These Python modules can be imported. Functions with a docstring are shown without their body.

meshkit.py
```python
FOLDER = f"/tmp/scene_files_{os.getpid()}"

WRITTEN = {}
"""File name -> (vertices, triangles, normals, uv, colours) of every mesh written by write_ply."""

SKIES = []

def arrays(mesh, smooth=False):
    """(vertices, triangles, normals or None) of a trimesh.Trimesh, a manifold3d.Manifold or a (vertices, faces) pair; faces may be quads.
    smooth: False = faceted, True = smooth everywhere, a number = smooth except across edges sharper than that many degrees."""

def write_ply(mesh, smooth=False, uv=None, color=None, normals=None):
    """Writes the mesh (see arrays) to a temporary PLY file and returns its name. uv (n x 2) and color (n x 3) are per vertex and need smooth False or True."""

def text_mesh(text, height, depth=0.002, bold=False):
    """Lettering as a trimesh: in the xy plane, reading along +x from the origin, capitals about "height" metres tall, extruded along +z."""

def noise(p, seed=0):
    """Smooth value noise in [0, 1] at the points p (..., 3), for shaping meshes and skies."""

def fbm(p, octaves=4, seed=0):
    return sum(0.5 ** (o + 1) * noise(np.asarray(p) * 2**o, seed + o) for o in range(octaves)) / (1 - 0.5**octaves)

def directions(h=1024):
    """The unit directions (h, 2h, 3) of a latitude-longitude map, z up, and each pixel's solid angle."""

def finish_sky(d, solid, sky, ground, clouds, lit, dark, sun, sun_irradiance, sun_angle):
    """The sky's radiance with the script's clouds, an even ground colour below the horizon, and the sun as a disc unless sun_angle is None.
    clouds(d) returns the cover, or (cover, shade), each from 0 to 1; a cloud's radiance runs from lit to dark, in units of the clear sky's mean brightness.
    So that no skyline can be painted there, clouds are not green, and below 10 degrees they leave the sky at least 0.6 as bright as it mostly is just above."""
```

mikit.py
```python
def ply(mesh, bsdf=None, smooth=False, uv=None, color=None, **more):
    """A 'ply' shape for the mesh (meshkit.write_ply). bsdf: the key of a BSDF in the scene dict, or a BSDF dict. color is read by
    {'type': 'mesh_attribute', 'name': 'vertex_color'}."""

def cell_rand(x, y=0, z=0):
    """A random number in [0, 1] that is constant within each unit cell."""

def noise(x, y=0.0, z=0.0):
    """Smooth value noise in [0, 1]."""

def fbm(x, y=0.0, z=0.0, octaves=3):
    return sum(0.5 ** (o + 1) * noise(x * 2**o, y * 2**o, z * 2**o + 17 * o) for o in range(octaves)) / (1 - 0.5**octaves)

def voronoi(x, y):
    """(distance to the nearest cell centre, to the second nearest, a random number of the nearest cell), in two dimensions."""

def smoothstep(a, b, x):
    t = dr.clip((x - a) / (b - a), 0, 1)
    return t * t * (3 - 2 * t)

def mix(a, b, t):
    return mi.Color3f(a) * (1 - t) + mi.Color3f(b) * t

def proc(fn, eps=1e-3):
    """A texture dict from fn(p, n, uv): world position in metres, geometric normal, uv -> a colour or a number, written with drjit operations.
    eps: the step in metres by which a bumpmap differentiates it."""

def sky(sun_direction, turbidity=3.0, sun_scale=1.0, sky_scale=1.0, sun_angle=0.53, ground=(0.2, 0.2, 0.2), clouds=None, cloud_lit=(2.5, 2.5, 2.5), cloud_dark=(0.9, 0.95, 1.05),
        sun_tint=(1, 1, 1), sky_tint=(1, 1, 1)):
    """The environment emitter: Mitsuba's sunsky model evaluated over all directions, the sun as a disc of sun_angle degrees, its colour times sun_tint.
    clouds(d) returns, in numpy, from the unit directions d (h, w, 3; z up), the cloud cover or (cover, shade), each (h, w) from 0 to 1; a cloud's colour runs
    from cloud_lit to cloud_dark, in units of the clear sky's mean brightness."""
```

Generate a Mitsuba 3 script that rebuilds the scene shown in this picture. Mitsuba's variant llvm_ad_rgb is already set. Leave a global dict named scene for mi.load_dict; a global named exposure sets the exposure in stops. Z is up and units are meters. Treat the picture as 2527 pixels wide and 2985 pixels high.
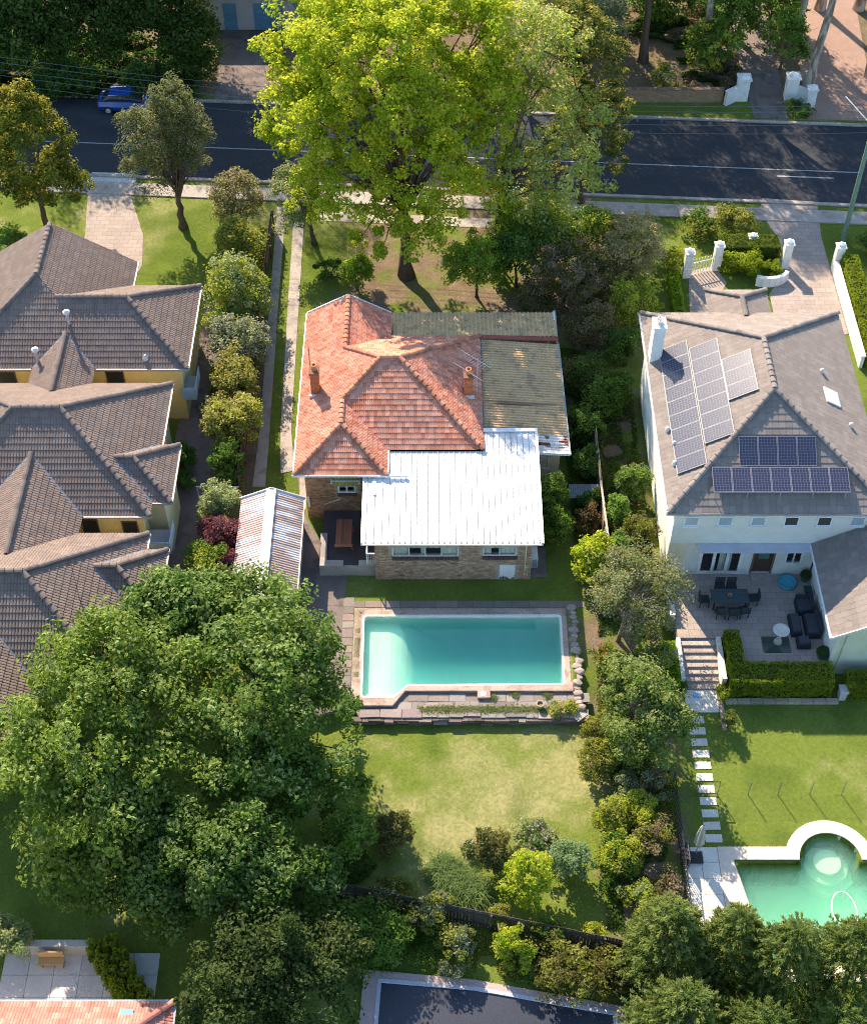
import math, random
import numpy as np, trimesh, drjit as dr, mitsuba as mi, mikit, meshkit
from shapely.geometry import Polygon, Point, LineString, box as sbox
from shapely.ops import unary_union
from shapely.prepared import prep
from mikit import proc, noise, fbm, voronoi, cell_rand, smoothstep, mix

T = mi.ScalarTransform4f
scene, labels = {}, {}

# ---------------------------------------------------------------- camera, sky, exposure
PITCH = math.radians(49.0)
scene['camera'] = {'type': 'perspective', 'fov': 33.07, 'fov_axis': 'x', 'near_clip': 1.0, 'far_clip': 4000.0,
                   'to_world': T().look_at(origin=[0, 0, 60], target=[0, math.cos(PITCH), 60 - math.sin(PITCH)], up=[0, 0, 1])}
scene['sky'] = mikit.sky([-0.57, 1.27, 1.0], turbidity=3, sky_scale=1.35, sky_tint=(1.06, 1.0, 0.93), ground=(0.12, 0.13, 0.08), sun_tint=(0.98, 1.0, 1.04))
exposure = 3.05

# ---------------------------------------------------------------- materials
def C3(r, g, b):
    return mi.Color3f(r, g, b)

def two(d):
    return {'type': 'twosided', 'bsdf': d}

def prin(color, rough=0.85, spec=0.35, **k):
    return {'type': 'principled', 'base_color': color, 'roughness': rough, 'specular': spec, **k}

def unpack(uv):
    i = dr.floor(uv.x)
    return C3(i / 1023.0, (uv.x - i - 0.05) / 0.9, uv.y)
# the colour of each little piece (leaf, tile, brick, board) rides in its uv: meshes that share a material can then be joined by the renderer
VL = proc(lambda p, n, uv: unpack(uv))
VC = proc(lambda p, n, uv: unpack(uv) * (0.86 + 0.20 * fbm(p.x * 1.7, p.y * 1.7, p.z * 1.7, 3) + 0.10 * noise(p.x * 14, p.y * 14, p.z * 14)))
scene['matte'] = two(prin(VC, 0.88, 0.25))
scene['satin'] = two(prin(VC, 0.42, 0.5))
scene['gloss'] = two(prin(VC, 0.12, 0.5, clearcoat=0.6))
scene['leaf'] = {'type': 'principledthin', 'base_color': VL, 'roughness': 0.38, 'diff_trans': 1.15, 'spec_trans': 0.0, 'eta': 1.35}
scene['glass'] = {'type': 'thindielectric', 'int_ior': 1.5}
scene['water_sheet'] = {'type': 'thindielectric', 'int_ior': 1.33}

def lawn_fn(p, n, uv):
    big = fbm(p.x * 0.22, p.y * 0.22, 3.0, 3)
    mid = fbm(p.x * 0.9, p.y * 0.9, 7.0, 3)
    fine = noise(p.x * 9, p.y * 9, 1.0)
    tiny = noise(p.x * 26, p.y * 22, 5.0)
    dry = smoothstep(0.54, 0.86, big * 0.6 + mid * 0.4 + 0.20 * smoothstep(-2.0, 3.5, p.x) * smoothstep(30.0, 34.5, p.y) * smoothstep(41.0, 36.0, p.y) * smoothstep(9.5, 7.5, p.x))
    g = mix((0.140, 0.186, 0.036), (0.31, 0.295, 0.14), dry * (0.7 + 0.3 * fine))
    g = mix(g, (0.075, 0.118, 0.022), smoothstep(0.5, 0.8, fbm(p.x * 0.5 + 40, p.y * 0.5, 1.0, 2)) * 0.55)
    # bare, littered earth under the street trees and along the far verge
    front = smoothstep(62.0, 66.0, p.y) * smoothstep(-7.0, -4.0, p.x + mid * 2 - 1) * smoothstep(14.0, 9.0, p.x)
    far = smoothstep(91.0, 93.0, p.y)
    bed = smoothstep(7.3, 8.6, p.x + (mid - 0.5) * 2) * smoothstep(12.2, 11.2, p.x) * smoothstep(64.0, 60.0, p.y)
    side = smoothstep(-9.6, -10.2, p.x) * smoothstep(-14.0, -12.0, p.x) * smoothstep(42.0, 44.0, p.y) * smoothstep(72.0, 69.0, p.y)
    earth = mix((0.25, 0.19, 0.14), (0.135, 0.10, 0.07), fbm(p.x * 1.6, p.y * 1.6, 4.0, 3))
    e = dr.clip(front * smoothstep(0.33, 0.6, mid * 0.5 + big * 0.5) + far * 0.9 + bed * smoothstep(0.3, 0.5, mid) + side, 0, 1)
    g = mix(g, earth, e)
    return g * (0.69 + 0.20 * fine + 0.26 * tiny)

scene['lawn'] = {'type': 'bumpmap', 'arbitrary': {'type': 'diffuse', 'reflectance': proc(lawn_fn)},
                 'tex': proc(lambda p, n, uv: noise(p.x * 14, p.y * 14, 2.0) * 0.6 + noise(p.x * 35, p.y * 35, 2.0) * 0.4, 0.02), 'scale': 0.022}
scene['lawn'] = two(scene['lawn'])

def asphalt_fn(p, n, uv):
    a = fbm(p.x * 0.35, p.y * 0.9, 2.0, 3)
    s = noise(p.x * 30, p.y * 30, 1.0)
    return mix((0.042, 0.047, 0.060), (0.066, 0.068, 0.076), a) * (0.8 + 0.4 * s)
scene['asphalt'] = two({'type': 'diffuse', 'reflectance': proc(asphalt_fn)})

def concrete(a, b, stain):
    def fn(p, n, uv):
        s = fbm(p.x * 0.8, p.y * 0.8, p.z * 0.8, 4)
        f = noise(p.x * 16, p.y * 16, p.z * 16)
        m = smoothstep(0.5, 0.72, fbm(p.x * 1.9 + 9, p.y * 1.9, p.z * 1.9, 3))
        return mix(mix(a, b, s), stain, m * 0.55) * (0.86 + 0.28 * f)
    return two({'type': 'diffuse', 'reflectance': proc(fn)})
scene['concrete_pale'] = concrete((0.34, 0.30, 0.28), (0.44, 0.40, 0.37), (0.24, 0.20, 0.18))
scene['concrete_dark'] = concrete((0.17, 0.14, 0.135), (0.24, 0.20, 0.19), (0.10, 0.085, 0.08))
scene['coping'] = concrete((0.40, 0.30, 0.26), (0.52, 0.40, 0.345), (0.27, 0.205, 0.18))

def paver_fn(p, n, uv):
    bx = p.x / 0.6; by = p.y / 0.4
    row = dr.floor(by)
    bx = bx + 0.5 * (row - 2 * dr.floor(row / 2))
    r = cell_rand(bx, by, 3)
    ex = dr.minimum(bx - dr.floor(bx), dr.ceil(bx) - bx) * 0.6
    ey = dr.minimum(by - dr.floor(by), dr.ceil(by) - by) * 0.4
    j = smoothstep(0.004, 0.016, dr.minimum(ex, ey))
    c = mix((0.32, 0.265, 0.24), (0.42, 0.355, 0.325), r * 0.6 + 0.4 * fbm(p.x * 1.5, p.y * 1.5, 1.0, 3))
    return c * (0.55 + 0.45 * j)
scene['pavers'] = two({'type': 'diffuse', 'reflectance': proc(paver_fn)})

def brick_fn(p, n, uv):
    u = dr.select(dr.abs(n.x) > 0.7, p.y, p.x)
    v = p.z / 0.086
    row = dr.floor(v)
    a = u / 0.24 + 0.5 * (row - 2 * dr.floor(row / 2))
    r = cell_rand(a, row, 7)
    ju = dr.minimum(a - dr.floor(a), dr.ceil(a) - a) * 0.24
    jv = dr.minimum(v - row, 1 - (v - row)) * 0.086
    j = smoothstep(0.003, 0.008, dr.minimum(ju, jv))
    return mix((0.36, 0.31, 0.26), mix((0.24, 0.15, 0.09), (0.34, 0.22, 0.13), r), j)
scene['brickwork'] = two({'type': 'diffuse', 'reflectance': proc(brick_fn)})

def white_steel_fn(p, n, uv):
    d = fbm(p.x * 1.2, p.y * 0.35, 2.0, 3)
    return mix((0.74, 0.74, 0.75), (0.60, 0.60, 0.60), smoothstep(0.45, 0.75, d)) * (0.97 + 0.06 * noise(p.x * 7, p.y * 1.5, 1))
scene['white_steel'] = two(prin(proc(white_steel_fn), 0.5, 0.4))

def rusty_fn(p, n, uv):
    sheet = cell_rand(p.y / 0.78, dr.select(p.x < -8.45, mi.Float(0.0), mi.Float(1.0)), 5)
    s = fbm(p.x * 0.9, p.y * 3.0, 3.0, 4)
    west = smoothstep(-8.3, -8.7, p.x)
    rust = smoothstep(0.42, 0.66, s * 0.75 + sheet * 0.35 + 0.03)
    base = mix((0.50, 0.50, 0.54), (0.66, 0.66, 0.68), noise(p.x * 2, p.y * 5, 1))
    r = mix(mix((0.20, 0.12, 0.09), (0.36, 0.22, 0.17), noise(p.x * 6, p.y * 14, 2)), (0.55, 0.22, 0.17), west * 0.7)
    return mix(base, r, rust * (0.78 - 0.15 * west))
scene['rusty_iron'] = two(prin(proc(rusty_fn), 0.6, 0.4))

def beige_fn(p, n, uv):
    s = fbm(p.x * 1.2, p.y * 1.2, 3.0, 4)
    base = mix((0.68, 0.47, 0.26), (0.52, 0.36, 0.20), s)
    seam_and_shade = smoothstep(0.35, 0.0, dr.abs(p.y - 56.9)) * smoothstep(2.6, 3.0, p.x)
    base = mix(base, (0.24, 0.13, 0.08), seam_and_shade * smoothstep(0.4, 0.6, fbm(p.x * 0.7, p.y * 5, 1.0, 3)))
    moss = smoothstep(0.55, 0.75, fbm(p.x * 3, p.y * 3, 6.0, 3))
    base = mix(base, (0.22, 0.19, 0.12), moss * 0.5)
    # the last two sheets have lost their paint
    bare = smoothstep(54.75, 54.6, p.y) * smoothstep(5.4, 5.6, p.x)
    blot = smoothstep(0.52, 0.6, noise(p.x * 3.1, p.y * 4.0, 9.0)) * smoothstep(53.6, 54.0, p.y)
    return mix(base, mix((0.72, 0.68, 0.64), (0.22, 0.09, 0.06), blot), bare)
scene['beige_steel'] = two(prin(proc(beige_fn), 0.6, 0.35))

def bark_fn(p, n, uv):
    s = fbm(p.x * 9, p.y * 9, p.z * 2.2, 4)
    return mix((0.06, 0.045, 0.035), (0.17, 0.13, 0.10), s)
scene['bark'] = two({'type': 'diffuse', 'reflectance': proc(bark_fn)})

def pale_bark_fn(p, n, uv):
    s = fbm(p.x * 4, p.y * 4, p.z * 0.8, 4)
    return mix((0.42, 0.37, 0.32), (0.22, 0.15, 0.11), smoothstep(0.45, 0.65, s))
scene['pale_bark'] = two({'type': 'diffuse', 'reflectance': proc(pale_bark_fn)})

def solar_fn(p, n, uv):
    gx = uv.x * 6; gy = uv.y * 10
    j = dr.minimum(dr.minimum(gx - dr.floor(gx), dr.ceil(gx) - gx), dr.minimum(gy - dr.floor(gy), dr.ceil(gy) - gy))
    return mix((0.16, 0.17, 0.24), (0.030, 0.034, 0.070), smoothstep(0.02, 0.07, j))
scene['solar'] = two(prin(proc(solar_fn), 0.2, 0.5))

def basin_fn(p, n, uv):
    d = fbm(p.x * 0.6, p.y * 0.6, 1.0, 3)
    return mix((0.80, 0.80, 0.66), (0.62, 0.66, 0.50), d)
scene['basin'] = two({'type': 'diffuse', 'reflectance': proc(basin_fn)})

# ---------------------------------------------------------------- helpers
count = {}
def fresh(name, parent=None):
    k = f'{parent}__{name}' if parent else name
    n = count.get(k, 0); count[k] = n + 1
    return k if n == 0 else f'{k}_{n:03d}'

def meta(k, label=None, cat=None, group=None, kind=None):
    d = labels.setdefault(k, {})
    for a, b in (('label', label), ('category', cat), ('group', group), ('kind', kind)):
        if b: d[a] = b

def thing(name, label, cat, group=None):
    k = fresh(name); meta(k, label, cat, group); return k

def vf(m):
    if isinstance(m, (tuple, list)): 
        v, f = np.asarray(m[0], float), np.asarray(m[1], int)
        if f.shape[1] == 4: f = np.vstack([f[:, [0, 1, 2]], f[:, [0, 2, 3]]])
        return v, f
    if hasattr(m, 'to_mesh'):
        q = m.to_mesh(); return np.array(q.vert_properties[:, :3], float), np.array(q.tri_verts, int)
    return np.array(m.vertices), np.array(m.faces)

def cat(ms):
    vs, fs, o = [], [], 0
    for m in ms:
        v, f = vf(m); vs.append(v); fs.append(f + o); o += len(v)
    return np.vstack(vs), np.vstack(fs)

def shape(m, mat, color=None, smooth=False, uv=None):
    if mat in ('matte', 'satin', 'gloss', 'leaf'):
        v, f = vf(m)
        c = np.asarray(color, float)
        if c.ndim == 1: c = np.tile(c, (len(v), 1))
        c = np.clip(c, 0, 1)
        return mikit.ply((v, f), mat, smooth=bool(smooth), uv=np.c_[np.round(c[:, 0] * 1023) + 0.05 + 0.9 * c[:, 1], c[:, 2]])
    return mikit.ply(vf(m), mat, smooth=smooth, uv=uv)

def add(name, m, mat, parent=None, color=None, smooth=False, label=None, cat_=None, group=None, kind=None, uv=None):
    """One entry of the scene; mat may be a colour, which means the matte vertex-colour material."""
    if isinstance(mat, tuple): mat, color = 'matte', mat
    k = fresh(name, parent)
    scene[k] = shape(m, mat, color, smooth, uv)
    if label or cat_ or group or kind: meta(k, label, cat_, group, kind)
    return k

def box(x0, x1, y0, y1, z0, z1):
    v = np.array([[x, y, z] for x in (x0, x1) for y in (y0, y1) for z in (z0, z1)], float)
    f = np.array([[0, 1, 3, 2], [4, 6, 7, 5], [0, 4, 5, 1], [2, 3, 7, 6], [0, 2, 6, 4], [1, 5, 7, 3]])
    return vf((v, f))

def rbox(cx, cy, z0, w, d, h, ang=0.0):
    v, f = box(-w / 2, w / 2, -d / 2, d / 2, z0, z0 + h)
    c, s = math.cos(ang), math.sin(ang)
    v = np.stack([cx + v[:, 0] * c - v[:, 1] * s, cy + v[:, 0] * s + v[:, 1] * c, v[:, 2]], 1)
    return v, f

def bar(p, q, w, h=None, up=(0, 0, 1)):
    """A square bar from p to q."""
    p, q = np.asarray(p, float), np.asarray(q, float); h = h or w
    t = (q - p) / np.linalg.norm(q - p)
    u = np.asarray(up, float)
    if abs(t @ u) > 0.95: u = np.array([1.0, 0, 0])
    a = np.cross(t, u); a /= np.linalg.norm(a); b = np.cross(a, t)
    v = np.array([c + a * i * w / 2 + b * j * h / 2 for c in (p, q) for i, j in ((-1, -1), (1, -1), (1, 1), (-1, 1))])
    return vf((v, np.array([[0, 1, 2, 3], [7, 6, 5, 4], [0, 4, 5, 1], [1, 5, 6, 2], [2, 6, 7, 3], [3, 7, 4, 0]])))

def tube(pts, radii, sides=7):
    p = np.asarray(pts, float); r = np.broadcast_to(np.asarray(radii, float), (len(p),))
    t = np.gradient(p, axis=0); t /= np.linalg.norm(t, axis=1, keepdims=True) + 1e-12
    ref = np.array([1.0, 0.2, 0]) if abs(t[0][2]) > 0.8 else np.array([0, 0, 1.0])
    a = np.cross(t, ref); a /= np.linalg.norm(a, axis=1, keepdims=True) + 1e-12
    b = np.cross(t, a)
    an = np.arange(sides) * 2 * np.pi / sides
    v = p[:, None] + r[:, None, None] * (np.cos(an)[None, :, None] * a[:, None] + np.sin(an)[None, :, None] * b[:, None])
    i, j = np.meshgrid(np.arange(len(p) - 1), np.arange(sides), indexing='ij')
    q = np.stack([i * sides + j, i * sides + (j + 1) % sides, (i + 1) * sides + (j + 1) % sides, (i + 1) * sides + j], -1).reshape(-1, 4)
    v = v.reshape(-1, 3); f = np.vstack([q[:, [0, 1, 2]], q[:, [0, 2, 3]]])
    n = len(v); e = (len(p) - 1) * sides
    v = np.vstack([v, p[:1], p[-1:]])
    f = np.vstack([f, [[n, (k + 1) % sides, k] for k in range(sides)], [[n + 1, e + k, e + (k + 1) % sides] for k in range(sides)]])
    return v, f

def lathe(cx, cy, prof, sides=20):
    """prof: (radius, z) from bottom to top."""
    prof = np.asarray(prof, float); n = len(prof)
    an = np.arange(sides) * 2 * np.pi / sides
    v = np.stack([cx + prof[:, None, 0] * np.cos(an), cy + prof[:, None, 0] * np.sin(an), np.broadcast_to(prof[:, None, 1], (n, sides))], -1).reshape(-1, 3)
    i, j = np.meshgrid(np.arange(n - 1), np.arange(sides), indexing='ij')
    q = np.stack([i * sides + j, i * sides + (j + 1) % sides, (i + 1) * sides + (j + 1) % sides, (i + 1) * sides + j], -1).reshape(-1, 4)
    return vf((v, q))

def tri(poly):
    """2-D triangulation of a shapely polygon."""
    return trimesh.creation.triangulate_polygon(poly, engine='earcut')

def sheet(poly, z):
    out = []
    for g in getattr(poly, 'geoms', [poly]):
        v, f = tri(g)
        out.append((np.c_[v, np.full(len(v), z)], f))
    v, f = cat(out)
    n = np.cross(v[f[:, 1]] - v[f[:, 0]], v[f[:, 2]] - v[f[:, 0]])[:, 2]
    f[n < 0] = f[n < 0][:, ::-1]
    return v, f

def prism(poly, z0, z1):
    out = []
    for g in getattr(poly, 'geoms', [poly]):
        m = trimesh.creation.extrude_polygon(g, z1 - z0, engine='earcut'); m.apply_translation([0, 0, z0]); out.append((m.vertices, m.faces))
    return cat(out)

def quad(a, b, c, d):
    return np.array([a, b, c, d], float), np.array([[0, 1, 2], [0, 2, 3]])

def jit(rng, c, amt=0.12):
    return np.clip(np.asarray(c) * (1 + rng.normal(0, amt)) * (1 + rng.normal(0, amt * 0.25, 3)), 0, 0.95)

# ---- tiled roofs
def plane_frame(pts):
    """pts of a sloping roof face, the first two along its eave."""
    p = np.asarray(pts, float)
    u = p[1] - p[0]; u[2] = 0; u /= np.linalg.norm(u)
    n = None
    for k in range(2, len(p)):
        c = np.cross(p[1] - p[0], p[k] - p[0])
        if np.linalg.norm(c) > 0.3: n = c; break
    n = n / np.linalg.norm(n)
    if n[2] < 0: n = -n
    w = np.cross(n, u)
    if w[2] < 0: u = -u; w = np.cross(n, u)
    return p[0], u, w, n

def tile_mesh(b, g, style):
    """One tile in (along eave, up slope, out) with its butt at w = 0."""
    if style == 'roll':
        xs = np.array([0, .12, .36, .5, .62, .86, 1.0]) * b
        hs = np.array([0, .021, .021, -.004, .021, .021, 0])
        lift = 0.037
    else:
        xs = np.array([0.0, .5, .97, 1.0]) * b
        hs = np.array([0.012, 0.012, 0.012, 0.0]); lift = 0.032
    n = len(xs)
    lo = np.c_[xs, np.zeros(n) - 0.03, hs + lift]
    hi = np.c_[xs, np.full(n, g), hs + 0.004]
    bt = np.c_[xs, np.zeros(n) - 0.03, np.full(n, -0.01)]
    v = np.vstack([lo, hi, bt]); f = []
    for i in range(n - 1):
        f += [[i, i + 1, n + i + 1], [i, n + i + 1, n + i], [2 * n + i, 2 * n + i + 1, i + 1], [2 * n + i, i + 1, i]]
    return v, np.array(f)

def clip_tri(v, f, p, n):
    r = trimesh.intersections.slice_faces_plane(v, f, n, p)
    return r[0], r[1]

def tiled_roof(holder, faces, palette, b=0.21, g=0.31, style='roll', mat='matte', parts=300, seed=1, look=lambda c, n: 0.0, tile='roof_tile', vary=0.14):
    """faces: list of 3-D polygons. The tiles that show largest are parts, the rest one part of kind stuff."""
    rng = np.random.default_rng(seed)
    tv, tf = tile_mesh(b, g, style)
    palette = np.asarray(palette)
    variants = [shape((tv, tf), mat, np.clip(palette[q % len(palette)] * rng.uniform(1 - vary, 1 + vary), 0, 1)) for q in range(9)]
    whole, bits, bitc = [], [], []
    for fc in faces:
        o, u, w, n = plane_frame(fc)
        q = np.array([[(p - o) @ u, (p - o) @ w] for p in np.asarray(fc, float)])
        poly = Polygon(q).buffer(0); pp = prep(poly)
        tv2, tf2 = tri(poly)
        x0, y0 = q.min(0); x1, y1 = q.max(0)
        for r in range(int(math.ceil((y1 - y0) / g)) + 1):
            for c in range(-1, int(math.ceil((x1 - x0) / b)) + 1):
                cx = x0 + c * b; cy = y0 + r * g
                cell = sbox(cx, cy, cx + b, cy + g)
                if not pp.intersects(cell): continue
                if pp.contains(cell):
                    whole.append((o, u, w, n, cx, cy))
                else:
                    for t in tf2:
                        P3 = tv2[t]
                        if not Polygon(P3).intersects(cell): continue
                        v, f = tv + [cx, cy, 0], tf
                        ctr = P3.mean(0)
                        for k in range(3):
                            a, d = P3[k], P3[(k + 1) % 3] - P3[k]
                            nn = np.array([-d[1], d[0]]); nn /= np.linalg.norm(nn) + 1e-12
                            if (ctr - a) @ nn < 0: nn = -nn
                            if len(f): v, f = clip_tri(v, f, [a[0] - nn[0] * 1e-4, a[1] - nn[1] * 1e-4, 0], [nn[0], nn[1], 0])
                        if len(f):
                            bits.append((o + v[:, :1] * u + v[:, 1:2] * w + v[:, 2:] * n, f))
                            bitc.append(palette[rng.integers(len(palette))] * rng.uniform(1 - vary, 1 + vary))
    score = [-np.linalg.norm(o + cx * u + cy * w - [0, 0, 60]) + look(o + cx * u + cy * w, n) for o, u, w, n, cx, cy in whole]
    order = np.argsort(score)[::-1]
    for k in order[:parts]:
        o, u, w, n, cx, cy = whole[k]
        M = np.eye(4); M[:3, 0] = u; M[:3, 1] = w; M[:3, 2] = n; M[:3, 3] = o + cx * u + cy * w
        scene[fresh(tile, holder)] = {**variants[rng.integers(9)], 'to_world': T(M.tolist())}
    for k in order[parts:]:
        o, u, w, n, cx, cy = whole[k]
        v = tv + [cx, cy, 0]
        bits.append((o + v[:, :1] * u + v[:, 1:2] * w + v[:, 2:] * n, tf)); bitc.append(palette[rng.integers(len(palette))] * rng.uniform(1 - vary, 1 + vary))
    if bits:
        col = np.vstack([np.clip(np.tile(c, (len(bv), 1)), 0, 1) for (bv, _), c in zip(bits, bitc)])
        add(tile + '_field', cat(bits), mat, holder, color=col, kind='stuff')

def deck(faces, drop=0.02):
    out = []
    for fc in faces:
        o, u, w, n = plane_frame(fc)
        q = np.array([[(p - o) @ u, (p - o) @ w] for p in np.asarray(fc, float)])
        v, f = tri(Polygon(q).buffer(0))
        out.append((o + v[:, :1] * u + v[:, 1:2] * w - n * drop, f))
    return cat(out)

def caps(holder, lines, colors, r=0.125, step=0.36, seed=3, mat='matte', name='ridge_cap'):
    """Half-round capping tiles laid from the low end up, each overlapping the last."""
    rng = np.random.default_rng(seed)
    for a, b in lines:
        a, b = np.asarray(a, float), np.asarray(b, float)
        L = np.linalg.norm(b - a); n = max(1, int(round(L / step))); t = (b - a) / L
        s = np.cross(t, [0, 0, 1]); s /= np.linalg.norm(s); up = np.cross(s, t)
        an = np.linspace(-0.15, math.pi + 0.15, 6)
        for i in range(n):
            p0 = a + t * (L * i / n - 0.03); p1 = a + t * (L * (i + 1) / n)
            ring = lambda p, rr, lift: np.array([p + s * rr * math.cos(x) + up * (rr * 0.75 * math.sin(x) + lift) for x in an])
            v = np.vstack([ring(p0, r * 1.18, 0.028), ring(p1, r * 0.95, 0.0), ring(p0, r * 0.8, 0.0)])
            f = []
            for k in range(5):
                f += [[k, k + 1, 6 + k + 1], [k, 6 + k + 1, 6 + k], [12 + k, 12 + k + 1, k + 1], [12 + k, k + 1, k]]
            add(name, (v, np.array(f)), mat, holder, color=jit(rng, colors[rng.integers(len(colors))], 0.1))

def ribbed(x0, x1, y0, y1, zf, pitch, rib_w, rib_h, along='y', wave=False, bevel=None):
    """A profiled sheet on z = zf(x, y); ribs run along y or x."""
    a0, a1, b0, b1 = (x0, x1, y0, y1) if along == 'y' else (y0, y1, x0, x1)
    us, hs = [], []
    if wave:
        k = int(round((a1 - a0) / pitch * 6)); us = np.linspace(a0, a1, k + 1); hs = rib_h * 0.5 * np.sin((us - a0) / pitch * 2 * np.pi)
    else:
        u = a0 + pitch / 2; us, hs = [a0], [0]
        while u < a1 - rib_w:
            us += [u - rib_w / 2, u - rib_w / 2 + 0.012, u + rib_w / 2 - 0.012, u + rib_w / 2]; hs += [0, rib_h, rib_h, 0]; u += pitch
        us += [a1]; hs += [0]; us, hs = np.array(us), np.array(hs)
    vs = np.linspace(b0, b1, 3)
    U, V = np.meshgrid(us, vs, indexing='ij'); H = np.broadcast_to(np.asarray(hs)[:, None], U.shape)
    X, Y = (U, V) if along == 'y' else (V, U)
    Z = zf(X, Y) + H
    v = np.stack([X, Y, Z], -1).reshape(-1, 3); n = len(vs)
    i, j = np.meshgrid(np.arange(len(us) - 1), np.arange(n - 1), indexing='ij')
    q = np.stack([i * n + j, (i + 1) * n + j, (i + 1) * n + j + 1, i * n + j + 1], -1).reshape(-1, 4)
    if along == 'x': q = q[:, ::-1]
    return vf((v, q))

def brick_wall(holder, x0, x1, y, z0, z1, openings, palette, seed=5, thick=0.22):
    """A wall facing -y: mortar core with openings and every brick as its own little block (one part of kind stuff)."""
    rng = np.random.default_rng(seed)
    hole = unary_union([sbox(*o) for o in openings]) if openings else Polygon()
    core = sbox(x0, z0, x1, z1).difference(hole)
    m = prism(core, 0, thick)
    v = np.c_[m[0][:, 0], y + m[0][:, 2], m[0][:, 1]]
    add('wall', (v, m[1][:, ::-1]), (0.42, 0.37, 0.32), holder)
    out, col = [], []
    hp = prep(hole.buffer(0.005)) if openings else None
    for r in range(int((z1 - z0) / 0.086) + 1):
        za = z0 + r * 0.086 + 0.005; zb = min(za + 0.076, z1 - 0.003)
        if zb - za < 0.03: continue
        x = x0 - (0.12 if r % 2 else 0.0)
        while x < x1:
            a, b = max(x + 0.005, x0), min(x + 0.235, x1)
            x += 0.24
            if b - a < 0.04 or (hp and hp.intersects(sbox(a, za, b, zb))): continue
            out.append(box(a, b, y - 0.008 - 0.004 * rng.random(), y + 0.02, za, zb))
            col.append(np.tile(jit(rng, palette[rng.integers(len(palette))], 0.1), (8, 1)))
    add('brick_course', cat(out), 'matte', holder, color=np.vstack(col), kind='stuff')

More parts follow.
